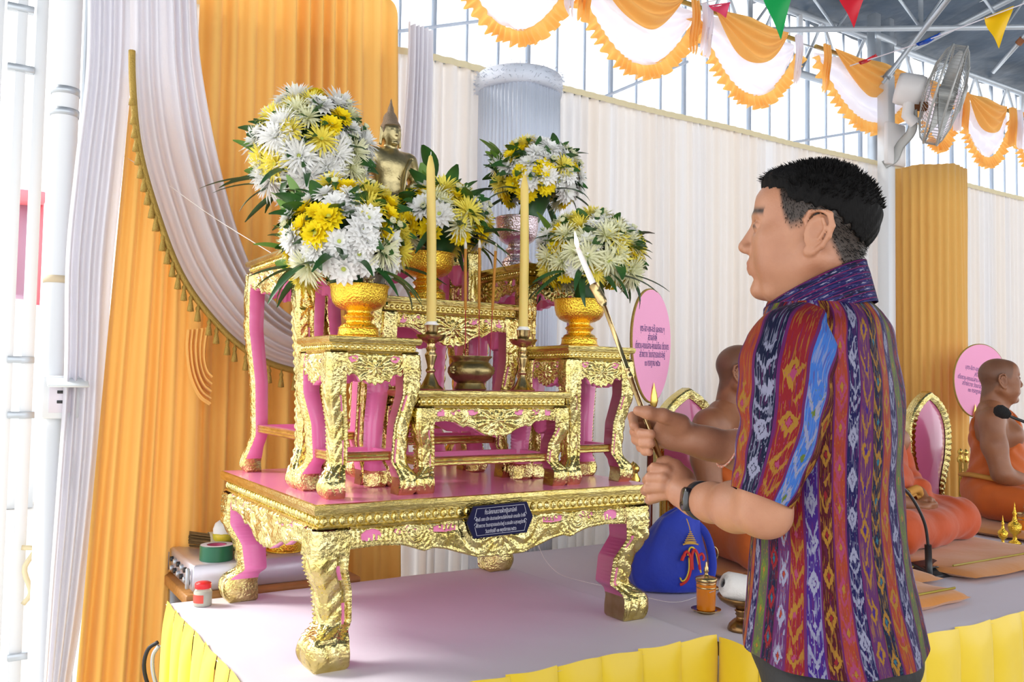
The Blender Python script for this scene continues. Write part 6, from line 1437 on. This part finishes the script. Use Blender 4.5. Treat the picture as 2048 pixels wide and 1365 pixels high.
q = at(1872, 1182, Z=SM); cushion('thin orange mat whose corner shows beside the shirt', 2.52, 1.76, .27, .16, M['cushion'], 0)
# ---------------- ceremonial fans
def talapat(label, px, py, d, hgt, wid, phi, lean, base_label, z_pole=None):
    c = at(px, py, d=d); w_ = CRh*math.cos(phi)+CFh*math.sin(phi); up = np.array([0, 0, 1.0])*math.cos(lean)+w_*math.sin(lean); w_ = w_*math.cos(lean)-np.array([0, 0, 1.0])*math.sin(lean); n = np.cross(w_, up)
    if n@CF > 0: n = -n; w_ = -w_
    t = thing('ceremonial_fan', label, 'fan', tuple(c))
    a = np.linspace(0, 2*PI, 65)[:-1]; ox = wid/2*np.sin(a)*(1+.10*np.cos(a)); oz = hgt/2*np.cos(a)
    P = c+ox[:, None]*w_+oz[:, None]*up; V = np.vstack([P+n*.006, P-n*.006]); k = len(P)
    F = [tuple(range(k)), tuple(range(2*k-1, k-1, -1))]+[(i, i+k, (i+1) % k+k, (i+1) % k) for i in range(k)]
    mk('panel', (V, F), M['talapat'], t, smooth=False); mk('gold_edging', tube(np.vstack([P, P[:1]]), .0058, 6, False), M['gold_fringe'], t)
    return t, c, w_, up, n
M['talapat'] = mat('pink_silk', srgb(255, 172, 214), .6, 0, sheen=.2, bump=(200, .1, 2))
THAI = [('บุตร-ธิดา-เขย-สะใภ้ และหลาน ๆ', .95), ('สร้างอุทิศให้', .95), ('เตี่ยชวน-คุณแม่สาน-คุณแม่เตือน เตี่ยวบุตร', .95), ('สร้างถวาย วัดเขาสุวรรณประดิษฐ์', .95), ('๓๐ กรกฎาคม ๒๕๖๐', .95)]
for lb, px, py, d, hgt, wid, phi, lean in (('pink oval ceremonial fan with blue Thai writing right of the altar', 1302, 692, 3.30, .424, .335, math.radians(56), math.radians(-1)), ('pink ceremonial fan behind the head of the right monk', 1958, 762, 5.1, .425, .34, math.radians(12), math.radians(10))):
    t, c, w_, up, n = talapat(lb, px, py, d, hgt, wid, phi, lean, '')
    o = c-np.array(t.location)+n*.0066; Mx = Matrix(((w_[0], up[0], n[0], o[0]), (w_[1], up[1], n[1], o[1]), (w_[2], up[2], n[2], o[2]), (0, 0, 0, 1)))
    text_lines(t, THAI, .037, .032, M['blue_print'], 'lettering', Mx @ Matrix.Translation((0, .052, 0)), .50)
    b = c-up*hgt/2; fl_ = lathe([(.0, -.03), (.014, -.015), (.020, .004), (.015, .03), (.006, .055), (.0, .075)], 16); V = fl_[0]*np.array([1, .5, 1]); mk('flame_ornament', (V+b+n*.012, fl_[1]), M['goldflat'], t)
    bt = b.copy(); bt[2] = SM+.02; bt = bt-w_*.012; mk('handle', tube(np.array([b+up*-.01, b-up*.03, b-up*.031, b-up*.05, b-up*.051, bt]), [.010, .013, .010, .013, .011, .014], 12), mat('dark_red_lacquer', srgb(92, 26, 22), .25, 0, coat=.4), t)
    sb_ = thing('fan_stand', 'gold stand with ball finials holding the '+('fan right of the altar' if d < 4 else 'fan behind the right monk'), 'stand', (bt[0], bt[1], SM))
    zt = at(1270, 958, d=3.3)[2] if d < 4 else SM+.28
    for dx in (-.055, .055):
        for dy in (-.03, .03):
            p = np.array([bt[0], bt[1], 0])+CRh*dx+CFh*dy
            mk('post', xf(lathe([(.010, SM), (.010, zt-.02), (.017, zt-.014), (.019, zt+.006), (.010, zt+.022), (.009, zt+.03), (.015, zt+.036), (.0155, zt+.048), (.008, zt+.058), (.0, zt+.066)], 14), (p[0], p[1], 0)), M['goldflat'], sb_)
    mk('base', xf(box((-.085, -.055, SM), (.085, .055, SM+.018), .004), (bt[0], bt[1], 0)), M['goldflat'], sb_)
    for zz in (SM+.1, zt-.06):
        mk('collar_rail', join([bar(np.array([bt[0], bt[1], zz])+CRh*-.055+CFh*s_*.03, np.array([bt[0], bt[1], zz])+CRh*.055+CFh*s_*.03, .006, 6) for s_ in (-1, 1)]), M['goldflat'], sb_)
# ---------------- microphones
q = at(1868, 1150, Z=SM); mc = thing('conference_microphone', 'black desk microphone base with gooseneck on the white cloth', 'microphone', (q[0], q[1], SM))
V, F = box((-.075, -.055, 0), (.075, .055, .035), .006); V[:, 2] *= np.where(V[:, 1] < 0, .45, 1.25); mk('base', (V, F), M['char'], mc, world=False); mk('display', box((-.05, -.02, .030), (.0, .02, .034), .001), mat('dark_glass', (.02, .03, .03), .1), mc, world=False)
for k in range(3): mk('button', box((.012+k*.018, -.012, .026), (.024+k*.018, .0, .031), .001), M['steel'], mc, world=False)
gp = [at(1858, 1132, d=3.17), at(1856, 1090, d=3.17), at(1850, 1050, d=3.16), at(1835, 1015, d=3.14), at(1815, 985, d=3.12), at(1790, 965, d=3.10)]
mk('gooseneck', tube(np.vstack([[gp[0]+[0, 0, -.03]], smooth_path(gp, 24)]), .0055, 8), M['char'], mc); mk('stem_sleeve', tube(np.array([gp[0]+[0, 0, -.035], gp[1]]), .012, 10), M['char'], mc)
mk('foam_head', tube(np.array([gp[-1], gp[-1]+(gp[-1]-gp[-2])*.5, gp[-1]+(gp[-1]-gp[-2])*1.2]), [.012, .018, .012], 12), M['black'], mc)
mh = at(2003, 824, d=3.55); mt_ = at(2075, 862, d=3.5); ms = thing('microphone', 'black foam-covered microphone held before the right monk', 'microphone', tuple(at(2080, 1080, Z=SM)))
ax_ = (mt_-mh)/np.linalg.norm(mt_-mh)
mk('foam_head', tube(np.array([mh-ax_*.030, mh-ax_*.024, mh-ax_*.01, mh+ax_*.016, mh+ax_*.034]), [.004, .018, .0265, .024, .013], 18), mat('black_foam', (.012, .012, .013), .95, bump=(400, .8, 2)), ms)
bs_ = at(2085, 1085, Z=SM); mk('gooseneck', tube(smooth_path([mh+ax_*.03, mt_, at(2110, 940, d=3.45), bs_+np.array([0, 0, .12]), bs_+np.array([0, 0, .02])], 26), .006, 8), M['char'], ms)
mk('base', xf(box((-.07, -.05, 0), (.07, .05, .035), .008), tuple(bs_)), M['char'], ms)
# gilded cup set by the farther monk
for px, py, lb in ((2030, 1088, 'tall gilded lidded cup beside the folded robe'), (2006, 1092, 'small gilded finial cup beside the folded robe')):
    q = at(px, py, Z=SM); t = thing('gilded_cup', lb, 'cup', (q[0], q[1], SM)); k = 1.25 if px > 2010 else .9
    mk('cup', lathe(np.array([(.0, 0), (.022, 0), (.020, .006), (.007, .014), (.007, .03), (.020, .042), (.023, .062), (.022, .064)])*k, 20, False), M['goldvase'], t, world=False); mk('lid', lathe(np.array([(.024, .063), (.020, .072), (.009, .080), (.005, .10), (.008, .108), (.004, .118), (.0, .15)])*k, 18, False), M['goldvase'], t, world=False)
q = at(2052, 1078, Z=SM); drink('glass of orange drink at the right edge of the platform', q[0], q[1], SM, 1.15)
